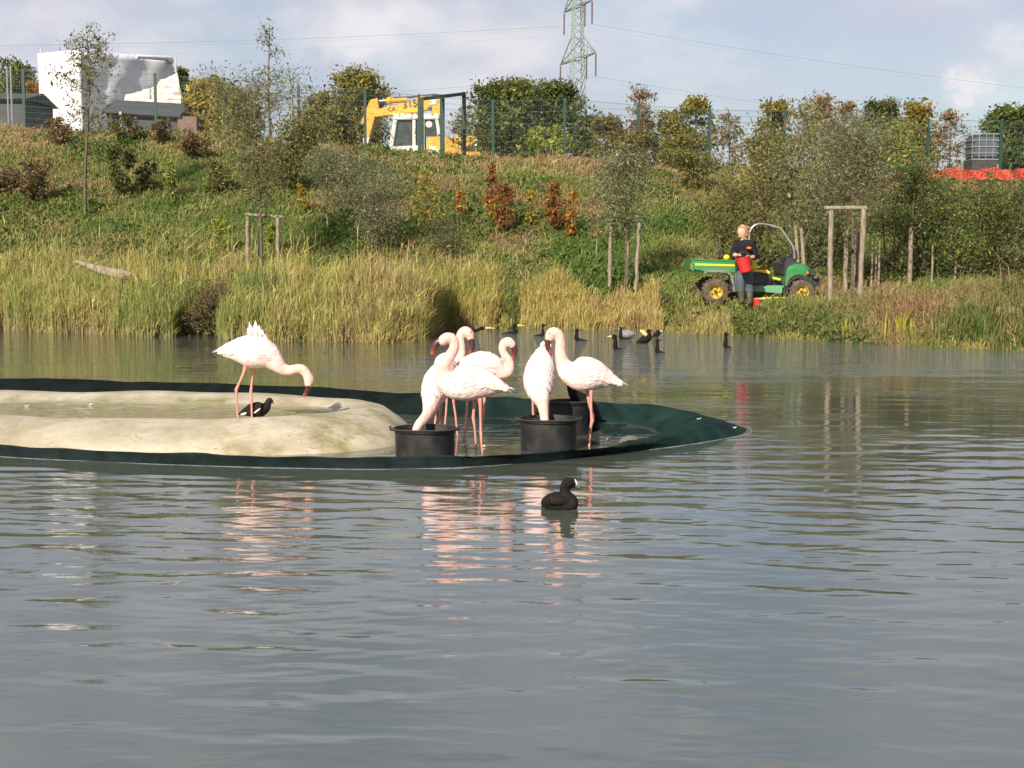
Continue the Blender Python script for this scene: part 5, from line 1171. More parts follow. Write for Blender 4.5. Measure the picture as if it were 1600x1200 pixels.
    if tuft:
        V = []; Fc = []; C = []
        for (bx, by, tx, ty, wd, dy) in tuft:
            a_ = at(bx, by, D + dy); t_ = at(tx, ty, D + dy * 1.3); m_ = a_.lerp(t_, .55); s_ = Vector((1, .25, 0)) * (wd * D / F * .5); b = len(V)
            V += [a_ - s_ * .7, a_ + s_ * .7, m_ + s_, t_, m_ - s_, m_ + Vector((0, -.01, 0))]; Fc += [(b, b + 1, b + 5), (b + 1, b + 2, b + 5), (b + 2, b + 3, b + 5), (b + 3, b + 4, b + 5), (b + 4, b, b + 5)]; C += [np.array([.86, .74, .73])] * 6
        raw_mesh('raised_feathers', [tuple(v) for v in V], Fc, M['feather'], np.array(C), th)
    for lg in legs:
        P = []
        for i, q in enumerate(lg):
            px, py, dy = q[:3]; r = q[3] if len(q) > 3 else 2.0
            w_ = at(px, py, D + dy); r = r * .8 if r < 5 else 4.2; P.append((w_, r * D / F))
        a_, b_ = P[-1][0], P[-2][0]
        d_ = (a_ - b_).normalized()
        if a_.z > -.04: P.append((a_ + d_ * min(.12, (a_.z + .05) / max(.3, -d_.z)), P[-1][1]))
        leg = MB().tube([p for p, r in P], [r for p, r in P], 8).build('leg', M['leg'], th, smooth=True)
        ft = P[-1][0]; fo = MB()
        fo.add([ft + Vector((0, 0, .012)), ft + Vector((-.05, -.055, -.004)), ft + Vector((0, -.085, -.004)), ft + Vector((.05, -.055, -.004)), ft + Vector((0, .03, -.004))], [(0, 1, 2), (0, 2, 3), (0, 3, 4), (0, 4, 1), (1, 4, 3, 2)])
        fo.build('foot', M['leg'], leg)
    if beak:
        P = []
        for px, py, dy, r in beak: q = at(px, py, D + dy); P.append([q.x, q.y, q.z, r * D / F])
        B = crom(P, 5); bk = MB().tube([Vector(s[:3]) for s in B], list(np.maximum(B[:, 3], .002)), 12, .8).build('beak', M['beak'], th, smooth=True)
        A = B[:, :3]
        def bc(co):
            i = np.argmin(((co[:, None, :] - A[None]) ** 2).sum(-1), 1) / (len(A) - 1)
            return ramp(i, [(.10, .03, .03), (.07, .018, .02), (.075, .02, .02), (.13, .03, .025), (.45, .09, .045), (.02, .01, .01)])
        vcol(bk, bc)
    if eye:
        q = at(eye[0], eye[1], D + eye[2]); hp = S[-2]
        MB().ball(q, .0065, 8, 6).build('eye', M['eye'], th, smooth=True)
    return th
UP = Vector((0, 0, 1))
# 1 standing in the pool
flamingo('lone pink flamingo standing in the shallow pool with feathers raised on its back', 12.9,
  [(339, 550, 0, 2), (350, 550, 0, 8), (367, 548, 0, 17), (386, 548, 0, 25), (405, 551, 0, 26), (421, 558, 0, 20), (432, 568, 0, 14), (441, 576, 0, 10), (452, 579, 0, 8.3), (463, 576.5, 0, 7.6), (472, 577, 0, 7.6), (479, 584, 0, 7.6), (483, 593, 0, 8.2), (482, 600, 0, 7)],
  [[(384, 572, -.04, 7), (381, 582, -.04, 3.0), (375, 596, -.04, 2.1), (369, 609, -.04, 3.3), (370, 620, -.04, 2.2), (371, 645, -.04, 1.9), (373, 668, -.04, 1.9)],
   [(396, 572, .05, 7), (395, 582, .05, 3), (393.5, 598, .05, 2.1), (392, 613, .05, 3.3), (393, 625, .05, 2.2), (393.5, 650, .05, 1.9), (394, 668, .05, 1.9)]],
  [(482, 601, 0, 6.0), (481, 607, 0, 5.2), (479, 613, 0, 4.6), (476, 617, 0, 3.4), (474, 619, 0, 1.6)], 6, (485.5, 594, -.035), UP,
  tuft=[(397, 536, 389, 502, 9, 0), (400, 534, 399, 500, 10, .03), (404, 534, 405, 507, 9, -.03), (408, 535, 410, 514, 8, .04), (396, 538, 386, 512, 8, -.04), (412, 538, 414, 521, 8, 0), (398, 542, 387, 524, 9, .02), (402, 530, 396, 508, 6, -.05), (399, 540, 388, 518, 7, -.06), (405, 540, 402, 511, 9, .06)])
# 3 front bird with S neck
flamingo('front flamingo of the crowd with an S shaped neck and its dark beak pointing left', 12.0,
  [(795, 609, 0, 2), (783, 606, 0, 8), (767, 602, 0, 18), (748, 598.5, 0, 26.5), (728, 598, 0, 29), (709, 598, 0, 26), (696, 592, 0, 18), (692, 580, 0, 12), (695, 568, 0, 10), (703, 556, 0, 9), (709, 546, 0, 8.2), (710.5, 536, 0, 7.6), (706, 528.5, 0, 7.8), (698, 528, 0, 8.6), (691, 533, 0, 8.2)],
  [[(750, 622, -.03, 7), (750.5, 634, -.03, 3.2), (751, 660, -.03, 2.2), (751.5, 676, -.03, 3.1), (752, 690, -.03, 2), (754, 707, -.03, 1.9)],
   [(742, 622, .1, 6), (741, 636, .1, 2.8), (739.5, 652, .1, 3.4), (742, 670, .1, 2.2), (744, 700, .1, 1.9)]],
  [(689, 533, 0, 6.4), (683, 536, 0, 6.2), (678.5, 543, 0, 5.4), (676, 551, 0, 3.8), (675.5, 557, 0, 1.4)], 6, (692, 530, -.035), UP)
# 5 behind, facing right
flamingo('flamingo behind the front one with its neck curved up and beak hanging down at right', 12.75,
  [(700, 592, .1, 3), (716, 583, .05, 12), (735, 574, 0, 19), (753, 570.5, 0, 22), (770, 574, 0, 19), (782, 581, 0, 13), (791, 582, 0, 9.2), (796.5, 574, 0, 7.2), (795, 563, 0, 6.6), (788.5, 554, 0, 6.3), (785, 545, 0, 6.3), (787, 536.5, 0, 6.6), (794, 534, 0, 7.8), (800, 538.5, 0, 7.0)],
  [[(757, 600, 0, 6), (757, 628, 0, 2.4), (755, 645, 0, 3.3), (753, 665, 0, 2), (752, 690, 0, 1.9)], [(730, 600, .08, 6), (730, 632, .08, 2.2), (728, 668, .08, 3.2), (725, 682, .08, 2), (724, 688, .08, 1.8)]],
  [(801, 539, 0, 5.6), (804, 545, 0, 5.2), (804, 553, 0, 4.4), (801, 559, 0, 3), (799, 563, 0, 1.3)], 5, (799, 534, -.03), UP)
# 4 behind, neck up, beak down
flamingo('flamingo at the back of the crowd with upright neck, head highest, beak pointing down', 13.05,
  [(682, 572, .42, 4), (689, 570, .3, 13), (695, 571, .18, 19), (702, 574, .06, 20), (709, 573, -.02, 15), (715, 566, -.05, 11), (719.5, 556, -.05, 8.8), (720.5, 544, -.05, 7.8), (719, 532, -.05, 7.2), (720.5, 522, -.05, 7.4), (727, 517.5, -.05, 8.2), (733, 522, -.05, 8.2), (735.5, 528, -.05, 6.6)],
  [[(697, 600, .1, 6), (698, 630, .1, 2.2), (697, 645, .1, 2), (695, 668, .1, 1.9)], [(706, 600, 0, 6), (709, 630, 0, 2.3), (712, 650, 0, 2.2), (714, 672, 0, 2), (715, 680, 0, 1.9)]],
  [(735, 528, -.05, 5.8), (737.5, 535, -.05, 5.6), (738, 543, -.05, 5), (735.5, 550, -.05, 3.4), (732, 554, -.05, 1.4)], 4, (736, 519, -.085), UP)
# 2 bending into the left bucket
flamingo('flamingo on the left of the crowd bending its neck down into the wide bucket', 12.3,
  [(709, 566, .42, 4), (703, 574, .32, 13), (695, 585, .18, 23), (686, 598, .04, 26), (679, 612, -.06, 23), (674, 626, -.14, 17), (671, 638, -.2, 12.5), (667.5, 648, -.27, 9.5), (661, 656.5, -.36, 8.2), (655, 663, -.42, 7.6), (651, 670, -.45, 6.8), (649, 676, -.46, 5.5)],
  [[(684, 622, .1, 6), (683.5, 640, .1, 2.3), (681, 652, .1, 2.2), (679, 668, .1, 1.9), (677, 690, .1, 1.9)], [(690, 622, .16, 6), (688, 645, .16, 2.2), (686, 668, .16, 2), (685, 690, .16, 1.9)]],
  [(649, 676, -.46, 5), (648, 683, -.46, 4), (650, 688, -.46, 2)], 6, None, Vector((-.4, 0, .9)))
# 6 hunched over the middle bucket
flamingo('hunched flamingo seen from the front with its head down inside the middle bucket', 12.75,
  [(853, 540, .36, 3), (850, 550, .28, 11), (846, 567, .16, 20), (843, 586, .04, 24.5), (842, 602, -.06, 23), (843.5, 616, -.16, 17), (847, 628, -.28, 11.5), (849, 638, -.38, 8.6), (850, 647, -.46, 7.4), (851, 656, -.52, 6.8), (852, 663, -.54, 6)],
  [[(833, 612, .1, 6), (832.5, 626, .1, 2.6), (833, 645, .1, 2.4), (833.5, 668, .1, 2)], [(838, 612, .14, 6), (836, 628, .14, 2.2), (835, 668, .14, 2)]],
  [(852, 663, -.54, 5), (852, 670, -.54, 4), (850, 675, -.54, 2)], 6, None, Vector((0, -.5, .8)), wf=(1.0, 1.0, 1.0, 1.0, 1.0, 1.0))
# 7 right bird on one leg
flamingo('right flamingo standing on one leg, neck straight up and dark beak pointing down', 12.4,
  [(973, 601, 0, 2), (962, 598, 0, 6), (950, 594, 0, 12), (936, 588.5, 0, 22), (920, 585, 0, 27), (903, 584, 0, 26.5), (889, 580, 0, 19), (881, 571, 0, 13), (877, 560, 0, 10), (875.5, 548, 0, 8.8), (875.8, 536, 0, 8), (874.5, 526, 0, 7.6), (869, 519.5, 0, 8), (862, 521, 0, 8.8), (858.5, 528, 0, 7.6)],
  [[(924, 605, -.03, 7), (923.5, 616, -.03, 3.4), (923.5, 640, -.03, 2.4), (925.5, 656, -.03, 4.2), (923, 668, -.03, 2.6), (920.5, 697, -.03, 2.2)],
   [(917, 604, .06, 6), (920, 630, .06, 2.2), (927, 652, .06, 3.4), (925, 640, .06, 2.2), (922, 622, .06, 1.8)]],
  [(858.5, 528, 0, 6.2), (856, 535, 0, 5.6), (856, 543, 0, 5.0), (859, 550, 0, 3.6), (861, 556, 0, 1.4)], 7, (859, 521, -.04), UP)

def waterbird(name, label, cat, D, body, m, beak, beak_m, legs=None, extra=None, group=None, vox=.006, wf=.85, leg_m='dark_steel', n0=UP):
    b0 = at(body[len(body) // 3][0], body[len(body) // 3][1], D)
    th = thing(name, label, cat, (b0.x, D, 0), group)
    spine_obj('body', body, D, M[m], th, vox, wf, n0)
    P = [(at(px, py, D + dy), r * D / F) for px, py, dy, r in beak]
    MB().tube([p for p, r in P], [r for p, r in P], 8).build('beak', M[beak_m], th, smooth=True)
    for lg in legs or []:
        Q = [(at(px, py, D + dy), r * D / F) for px, py, dy, r in lg]; MB().tube([p for p, r in Q], [r for p, r in Q], 6).build('leg', M[leg_m], th, smooth=True)
    for nm, mm, pts in extra or []:
        Q = [(at(px, py, D + dy), r * D / F) for px, py, dy, r in pts]; MB().tube([p for p, r in Q], [r for p, r in Q], 8).build(nm, M[mm], th, smooth=True)
    return th
waterbird('coot', 'black coot swimming in the foreground water with its head turned right', 'coot', 9.32,
  [(849, 793, .03, 4), (854, 787, .03, 11), (864, 786, 0, 17), (877, 787, 0, 18), (889, 789, -.02, 14), (894, 784, -.02, 10), (887, 777, -.01, 10), (883, 769, 0, 8.6), (883.5, 761, 0, 8.6), (887, 755.5, 0, 9.8), (892, 755.5, 0, 8.8), (896, 758, 0, 5)], 'black_feather',
  [(896, 757.5, 0, 3.8), (901, 759.5, 0, 2.6), (906, 762, 0, .8)], 'grey_feather', extra=[('frontal_shield', 'white_feather', [(901.5, 757.5, 0, 1.0), (900.5, 753, 0, 1.3), (898.5, 749, 0, .8)]), ('folded_wing', 'brown_feather', [(852, 786, -.045, 3), (862, 782, -.075, 8), (876, 783, -.075, 7), (886, 786, -.05, 3)])], vox=.005, wf=(.9, 1.0, 1.1, 1.1, 1.0, .9, .9, .9))
waterbird('moorhen', 'dark moorhen wading in the shallow pool behind the lone flamingo', 'moorhen', 13.15,
  [(374, 647, 0, 2), (382, 644, 0, 6), (393, 641, 0, 11), (405, 640, 0, 12.5), (414, 637, 0, 9), (418, 632, 0, 6), (419.5, 628, 0, 5), (421.5, 626, 0, 5), (424, 627, 0, 3.5)], 'brown_feather',
  [(424, 627.5, 0, 2.6), (427, 629.5, 0, 1.6), (428.5, 631, 0, .6)], 'red_bill', legs=[[(401, 650, 0, 2), (401, 660, 0, 1.2), (400, 670, 0, 1.1)], [(407, 650, .04, 2), (408, 660, .04, 1.2), (408, 670, .04, 1.1)]],
  extra=[('flank_stripe', 'white_feather', [(397, 645.5, -.062, .8), (402, 642, -.068, 1.4), (407, 638, -.06, .8)]), ('tail_patch', 'white_feather', [(377, 647.5, -.02, 1.2), (382, 646.5, -.042, 2), (385, 645.5, -.05, 1)])], vox=.005)
CG = 'cormorants swimming off the far bank'
def zD(py): return zp(800, py, 0).y
def cormorant(px, py, label, neck=18, lean=0, back=18, bill=-7, face='yellow_bill', nr=4.2, m='black_feather'):
    D = zD(py); nr *= .8; bill *= 1.25
    body = [(px + back, py + .5, 0, 1.2), (px + back * .6, py, 0, 2.4), (px + back * .2, py - .5, 0, 3.4), (px + (-1 if back > 0 else 1), py - 4, 0, nr - .2), (px + lean * .4, py - neck * .45, 0, nr - .3), (px + lean, py - neck * .8, 0, nr - .9), (px + lean + bill * .08, py - neck, 0, nr - .1), (px + lean + bill * .45, py - neck, 0, nr - 1.6)]
    waterbird('cormorant', label, 'cormorant', D, body, m, [(px + lean + bill * .4, py - neck, 0, 2.0), (px + lean + bill * .8, py - neck - .5, 0, 1.3), (px + lean + bill * 1.2, py - neck + .2, 0, .5)], face, group=CG, vox=.010, wf=1.0)
cormorant(848, 525, 'small distant cormorant with upright neck just left of the right flamingo head', 17, 0, -14, 5, 'dark_steel', 3.2)
cormorant(901, 532, 'cormorant with straight neck and low back trailing right, right of the flamingo head', 16, 0, 17, 4, 'dark_steel')
cormorant(962, 546, 'cormorant with a yellow face turned left, nearest to the camera on the left', 20, -1, 10, -8, 'yellow_bill', 5)
cormorant(970, 530, 'cormorant with upright neck in front of the grey duck', 17, 0, 15, 4, 'dark_steel', 3.6)
cormorant(1027, 551, 'nearest cormorant with a thin straight neck, below the splashing birds', 19, 0, 12, 5, 'dark_steel', 4.2)
cormorant(1134, 543, 'cormorant alone at the right facing the camera, in front of the herb bank', 21, 0, 9, 3, 'dark_steel', 4.6)
cormorant(806, 521, 'cormorant with open pale bill raised to the right, left of the small distant one', 12, -3, -22, 11, 'yellow_bill', 3.6)
cormorant(738, 520, 'low dark cormorant with yellow bill stretched right behind the upright flamingo', 7, 12, -12, 16, 'yellow_bill', 4)
waterbird('duck', 'pale grey duck behind the upright cormorant near the reeds', 'duck', zD(528), [(992, 522, 0, 2), (988, 522, 0, 5), (982, 522, 0, 7), (976, 522, 0, 6), (973, 518, 0, 4), (973, 514, 0, 3.6), (971, 512, 0, 2.6)], 'grey_feather', [(970, 513, 0, 1.8), (967, 514, 0, 1)], 'yellow_bill', group=None, vox=.014)
waterbird('cormorant', 'cormorant splashing with one pale wing raised to the left', 'cormorant', zD(536), [(995, 536, 0, 2), (1000, 533, 0, 4), (1008, 530, 0, 7), (1013, 527, 0, 6), (1013, 521, 0, 4), (1014, 517, 0, 3.5), (1016, 516, 0, 2)], 'black_feather', [(1016, 516, 0, 1.4), (1020, 517, 0, .6)], 'dark_steel', extra=[('raised_wing', 'yellow_bill', [(1010, 524, -.05, 3), (1005, 519, -.05, 4), (1000, 516, -.05, 1.2)])], group=CG, vox=.014)
waterbird('cormorant', 'small dark bird with a white cheek right of the splashing one', 'cormorant', zD(526), [(1020, 526, 0, 2), (1024, 524, 0, 4), (1028, 521, 0, 4), (1029, 518, 0, 3.4), (1030, 517, 0, 2.4)], 'black_feather', [(1031, 517, 0, 1.6), (1034, 518, 0, .7)], 'white_feather', group=CG, vox=.014)
waterbird('cormorant', 'black cormorant standing behind the buckets, half hidden by the right flamingo', 'cormorant', 13.4, [(930, 680, .05, 3), (928, 665, .05, 9), (922, 648, .05, 16), (910, 630, .05, 16), (899, 618, 0, 10), (894, 608, 0, 8), (893, 600, 0, 7.5), (892, 592, 0, 7), (888, 588, 0, 5)], 'black_feather', [(887, 588, 0, 3), (880, 590, 0, 2), (874, 593, 0, 1)], 'yellow_bill', vox=.007)
st = zp(985, 690, 0.0)
o = MB(); o.ball((st.x, st.y, -.02), (.115, .09, .075), 14, 10); o = o.build('stone', M['wet_stone'], None, origin=(st.x, st.y, -.02), smooth=True); tag(o, 'wet brown stone in the shallow water inside the netting', 'stone')
st = zp(1005, 733, 0.0)
o = MB(); o.ball((st.x, st.y, -.02), (.2, .12, .030), 16, 8); o = o.build('stone', M['wet_stone'], None, origin=(st.x, st.y, -.03), smooth=True); tag(o, 'flat pale brown stone just breaking the surface in front of the netting', 'stone')
b = ground_at(1574, 505); o = MB(); o.ball((b.x, b.y, b.z + .12), (.42, .3, .2), 12, 8); tag(o.build('stone', M['stone'], None, origin=b, smooth=True), 'pale boulder on the right hand bank', 'stone')
a, b = at(118, 408, 31.6), at(206, 432, 31.2); mid = a.lerp(b, .5) - Vector((0, 0, .06))
tag(MB().tube([a, a.lerp(mid, .5), mid, b.lerp(mid, .4), b], [.03, .07, .11, .12, .09], 9).build('driftwood_log', M['driftwood'], None, origin=mid, smooth=True), 'pale driftwood log tipped up among the reeds on the left', 'log')
for px, py, z, w_ in ((42, 635, .152, 'on the pool water at the far left'), (140, 633, .152, 'on the pool rim left of the middle'), (492, 651, .152, 'on the pool water right of the moorhen'), (950, 687, .004, 'on the water beside the brown stone'), (758, 698, .004, 'on the water beside the front flamingo feet'), (1148, 669, .09, 'on the net near its right tip'), (1092, 655, .15, 'on the back slope of the net')):
    p = zp(px, py, z); o = MB()
    for q in range(4): a_ = rng.uniform(0, 6.28); o.bar(p, p + Vector((math.cos(a_) * .022, math.sin(a_) * .02, .004 + .004 * q)), .008, .003)
    tag(o.build('loose_feather', M['white_feather'], None, origin=p), 'loose white feather ' + w_, 'feather', 'loose white feathers')

# ------------------------------------------------------------------ utility vehicle, keeper
def vehicle():
    D = 31.5; g = gz(at(1180, 470, D).x, D); c = at(1185, 470, D)
    th = thing('utility_vehicle', 'green open utility vehicle with cargo bed parked on the far bank', 'vehicle', (c.x, D, g))
    W = 1.42
    def wheel(px, py, rpx, y):
        q = at(px, py, D); r = rpx * D / F; z = g + r - .03; x = q.x
        prof = [(r * .5, -.13), (r * .72, -.145), (r * .93, -.12), (r, -.06), (r, .06), (r * .93, .12), (r * .72, .145), (r * .5, .13)]
        t = MB().lathe((x, y, z), prof + [prof[0]], 28, 'y', closed=True)
        for k in range(22):
            a = 2 * math.pi * k / 22; t.box((x + r * math.cos(a), y + (.05 if k % 2 else -.05), z + r * math.sin(a)), (.05, .12, .05), Matrix.Rotation(-a, 3, 'Y'))
        ty = t.build('wheel', M['tyre'], th, smooth=True)
        rim = MB().lathe((x, y, z), [(.001, -.05), (r * .2, -.07), (r * .26, -.05), (r * .38, -.06), (r * .47, -.12), (r * .53, -.125), (r * .53, .1), (r * .001, .1)], 24, 'y').build('rim', M['rim'], ty, smooth=True)
        hub = MB()
        for k in range(5):
            a = 2 * math.pi * k / 5; hub.box((x + r * .3 * math.cos(a), y - .058, z + r * .3 * math.sin(a)), (.03, .02, .03))
        hub.lathe((x, y, z), [(.001, -.1), (r * .12, -.1), (r * .14, -.06)], 12, 'y'); hub.build('hub', M['dark_steel'], ty)
    for y in (D + .14, D + W - .1):
        wheel(1119, 452, 21, y); wheel(1254, 455, 20.5, y)
    P = lambda pts, d0, th_: MB().prism_px(pts, D + d0, th_)
    # cargo bed: side panel, rail, floor, tailgate
    for y0 in (0, W - .05): P([(1084, 406), (1149, 409), (1149, 426), (1100, 424), (1084, 421)], y0, .05).build('bed_side', M['vgreen'], th, bevel=.01)
    P([(1082, 404), (1150, 407), (1150, 409.5), (1082, 406.5)], -.02, .09).build('bed_rail', M['vgreen'], th, bevel=.008)
    P([(1086, 411.5), (1148, 413.5), (1148, 416), (1086, 414.5)], -.006, .005).build('yellow_stripe', M['vyellow'], th)
    o = MB(); a, b = at(1084, 421, D), at(1149, 425, D); o.box(((a.x + b.x) / 2, D + W / 2, a.z - .02), (b.x - a.x, W - .1, .05)); o.build('bed_floor', M['black_plastic'], th)
    o = MB(); a, b = at(1083, 405, D), at(1083, 423, D); o.box((a.x, D + W / 2, (a.z + b.z) / 2), (.05, W - .02, a.z - b.z)); o.build('tailgate', M['vgreen'], th)
    o = MB(); a, b = at(1149, 408, D), at(1149, 425, D); o.box((a.x, D + W / 2, (a.z + b.z) / 2), (.05, W - .1, a.z - b.z)); o.build('bed_front', M['vgreen'], th)
    o = MB(); a = at(1081.5, 416, D); o.box((a.x, D + .06, a.z), (.06, .1, .12)); o.build('tail_lamp', M['lamp'], th)
    o = MB(); a = at(1139, 404, D); o.ball((a.x, D + .35, a.z + .02), (.075, .075, .07), 10, 7); o.build('yellow_cap', M['vyellow'], th, smooth=True)
    # rear fender arch
    pts = [at(x, y, D) for x, y in ((1099, 427), (1104, 423.5), (1120, 423.5), (1136, 425), (1142, 430), (1146, 446), (1147, 456))]
    o = MB()
    for i in range(len(pts) - 1): o.bar(pts[i] + Vector((0, .1, 0)), pts[i + 1] + Vector((0, .1, 0)), .055, .34, up=Vector((0, 1, 0)))
    o.build('rear_fender', M['grey_metal'], th, bevel=.01)
    # chassis, sill, floor
    o = MB(); a, b = at(1100, 444, D), at(1270, 446, D); o.box(((a.x + b.x) / 2, D + W / 2, g + .42), (b.x - a.x - .3, W - .75, .2)); o.build('chassis', M['black_plastic'], th)
    P([(1177, 452), (1200, 446), (1223, 446), (1222, 459), (1177, 455)], 0, .05).build('sill', M['vgreen_dusty'], th, bevel=.01)
    P([(1148, 426), (1177, 440), (1177, 455), (1149, 456)], .02, .05).build('side_panel', M['vgreen'], th, bevel=.01)
    o = MB(); a, b = at(1177, 447, D), at(1226, 447, D); o.box(((a.x + b.x) / 2, D + W / 2 + .03, a.z - .02), (b.x - a.x, W - .12, .05)); o.build('floor_pan', M['vgreen_dusty'], th)
    P([(1178, 424), (1204, 428), (1204, 446), (1178, 452)], .12, W - .24).build('seat_base', M['black_plastic'], th, bevel=.02)
    P([(1177, 433), (1193, 433), (1194, 442), (1178, 443)], .09, .03).build('fuel_tank', M['dark_steel'], th, bevel=.01)
    for y0 in (.14, .78):
        P([(1176, 421), (1202, 422), (1204, 428), (1202, 431), (1177, 427)], y0, .48).build('seat_cushion', M['vyellow'], th, bevel=.03)
        P([(1174, 404), (1181, 404), (1184, 422), (1176, 424)], y0, .48).build('seat_back', M['vyellow'], th, bevel=.03)
    # bonnet with front fender: lofted cross sections
    sec = [(1227, 462, 428, .0), (1229, 446, 417, .0), (1234, 434, 411, .0), (1243, 429.5, 409.5, .02), (1254, 429.5, 410.5, .05), (1264, 433, 414, .10), (1272, 437, 420, .18), (1276, 440, 428, .26)]
    o = MB(); vs = []
    for px, yb, yt, ins in sec:
        B_, T_ = at(px, yb, D), at(px, yt, D); h = T_.z - B_.z
        for y, f in ((ins, 0), (ins, .55), (ins + .09, .86), (ins + .28, 1.0), (W / 2, 1.04), (W - ins - .28, 1.0), (W - ins - .09, .86), (W - ins, .55), (W - ins, 0)):
            vs.append((B_.x, D + y, B_.z + h * f))
    k = 9; o.add(vs, [(i * k + j, i * k + j + 1, (i + 1) * k + j + 1, (i + 1) * k + j) for i in range(len(sec) - 1) for j in range(k - 1)] + [tuple(range(k)), tuple(range((len(sec) - 1) * k, len(sec) * k))[::-1]])
    o.build('bonnet', M['vgreen'], th, smooth=True)
    pts = [at(x, y, D) for x, y in ((1226, 463), (1229, 446), (1236, 436), (1248, 431.5), (1262, 436), (1270, 441), (1277, 446))]
    o = MB()
    for i in range(len(pts) - 1): o.bar(pts[i] + Vector((0, .05, 0)), pts[i + 1] + Vector((0, .05, 0)), .09, .1)
    o.build('front_fender_trim', M['black_plastic'], th, bevel=.01)
    P([(1264, 421), (1275, 424), (1276, 432), (1266, 430)], .03, .1).build('headlight', M['black_plastic'], th, bevel=.01)
    P([(1260, 424), (1263.5, 424.5), (1263.5, 428), (1260, 428)], .0, .03).build('turn_lamp', M['lamp'], th)
    o = MB(); a = at(1276, 440, D); o.box((a.x + .05, D + W / 2, a.z - .02), (.16, W - .5, .16)); o.bar((a.x, D + .3, a.z - .15), (a.x + .12, D + .3, a.z + .12), .05); o.bar((a.x, D + W - .3, a.z - .15), (a.x + .12, D + W - .3, a.z + .12), .05); o.build('front_bumper', M['black_plastic'], th, bevel=.02)
    # dashboard, steering wheel, roll bar
    P([(1224, 430), (1228, 406), (1236, 402), (1240, 412), (1238, 432)], .08, W - .16).build('dashboard', M['black_plastic'], th, bevel=.02)
    o = MB(); a = at(1222, 408, D); rr = Matrix.Rotation(R(-32), 3, 'Y'); ring = [Vector((a.x, D + .45, a.z)) + rr @ Vector((.17 * math.cos(t), .17 * math.sin(t), 0)) for t in np.linspace(0, 2 * math.pi, 25)]; o.tube(ring, .016, 6); o.bar(Vector((a.x, D + .45, a.z)), at(1230, 420, D + .45), .03); o.build('steering_wheel', M['black_plastic'], th, smooth=True)
    for y in (.05, W - .05):
        pts = [at(x, yy, D + y) for x, yy in ((1170, 426), (1170, 390), (1171, 366), (1175, 356), (1183, 350.5), (1196, 350.5), (1214, 355), (1221, 359), (1233, 376), (1240, 388), (1241, 404))]
        S = crom([[*q] for q in pts], 4)
        MB().tube([Vector(s) for s in S], .026, 8).build('roll_bar', M['dark_steel'] if y > 1 else M['grey_metal'], th, smooth=True)
    o = MB()
    for x, yy in ((1183, 350.5), (1218, 357), (1170, 384)): q = at(x, yy, D); o.bar((q.x, D + .05, q.z), (q.x, D + W - .05, q.z), .04)
    o.build('roll_bar_brace', M['dark_steel'], th)
    P([(1236, 388), (1245, 389), (1248, 406), (1238, 408)], .03, .08).build('bar_pad', M['black_plastic'], th, bevel=.02)
    o = MB(); q = at(1216, 440, D); o.box((q.x, D + .22, q.z + .06), (.18, .1, .05), Matrix.Rotation(R(12), 3, 'Y')); o.build('pedal_guard', M['vyellow'], th, bevel=.01)
    return th
vehicle()
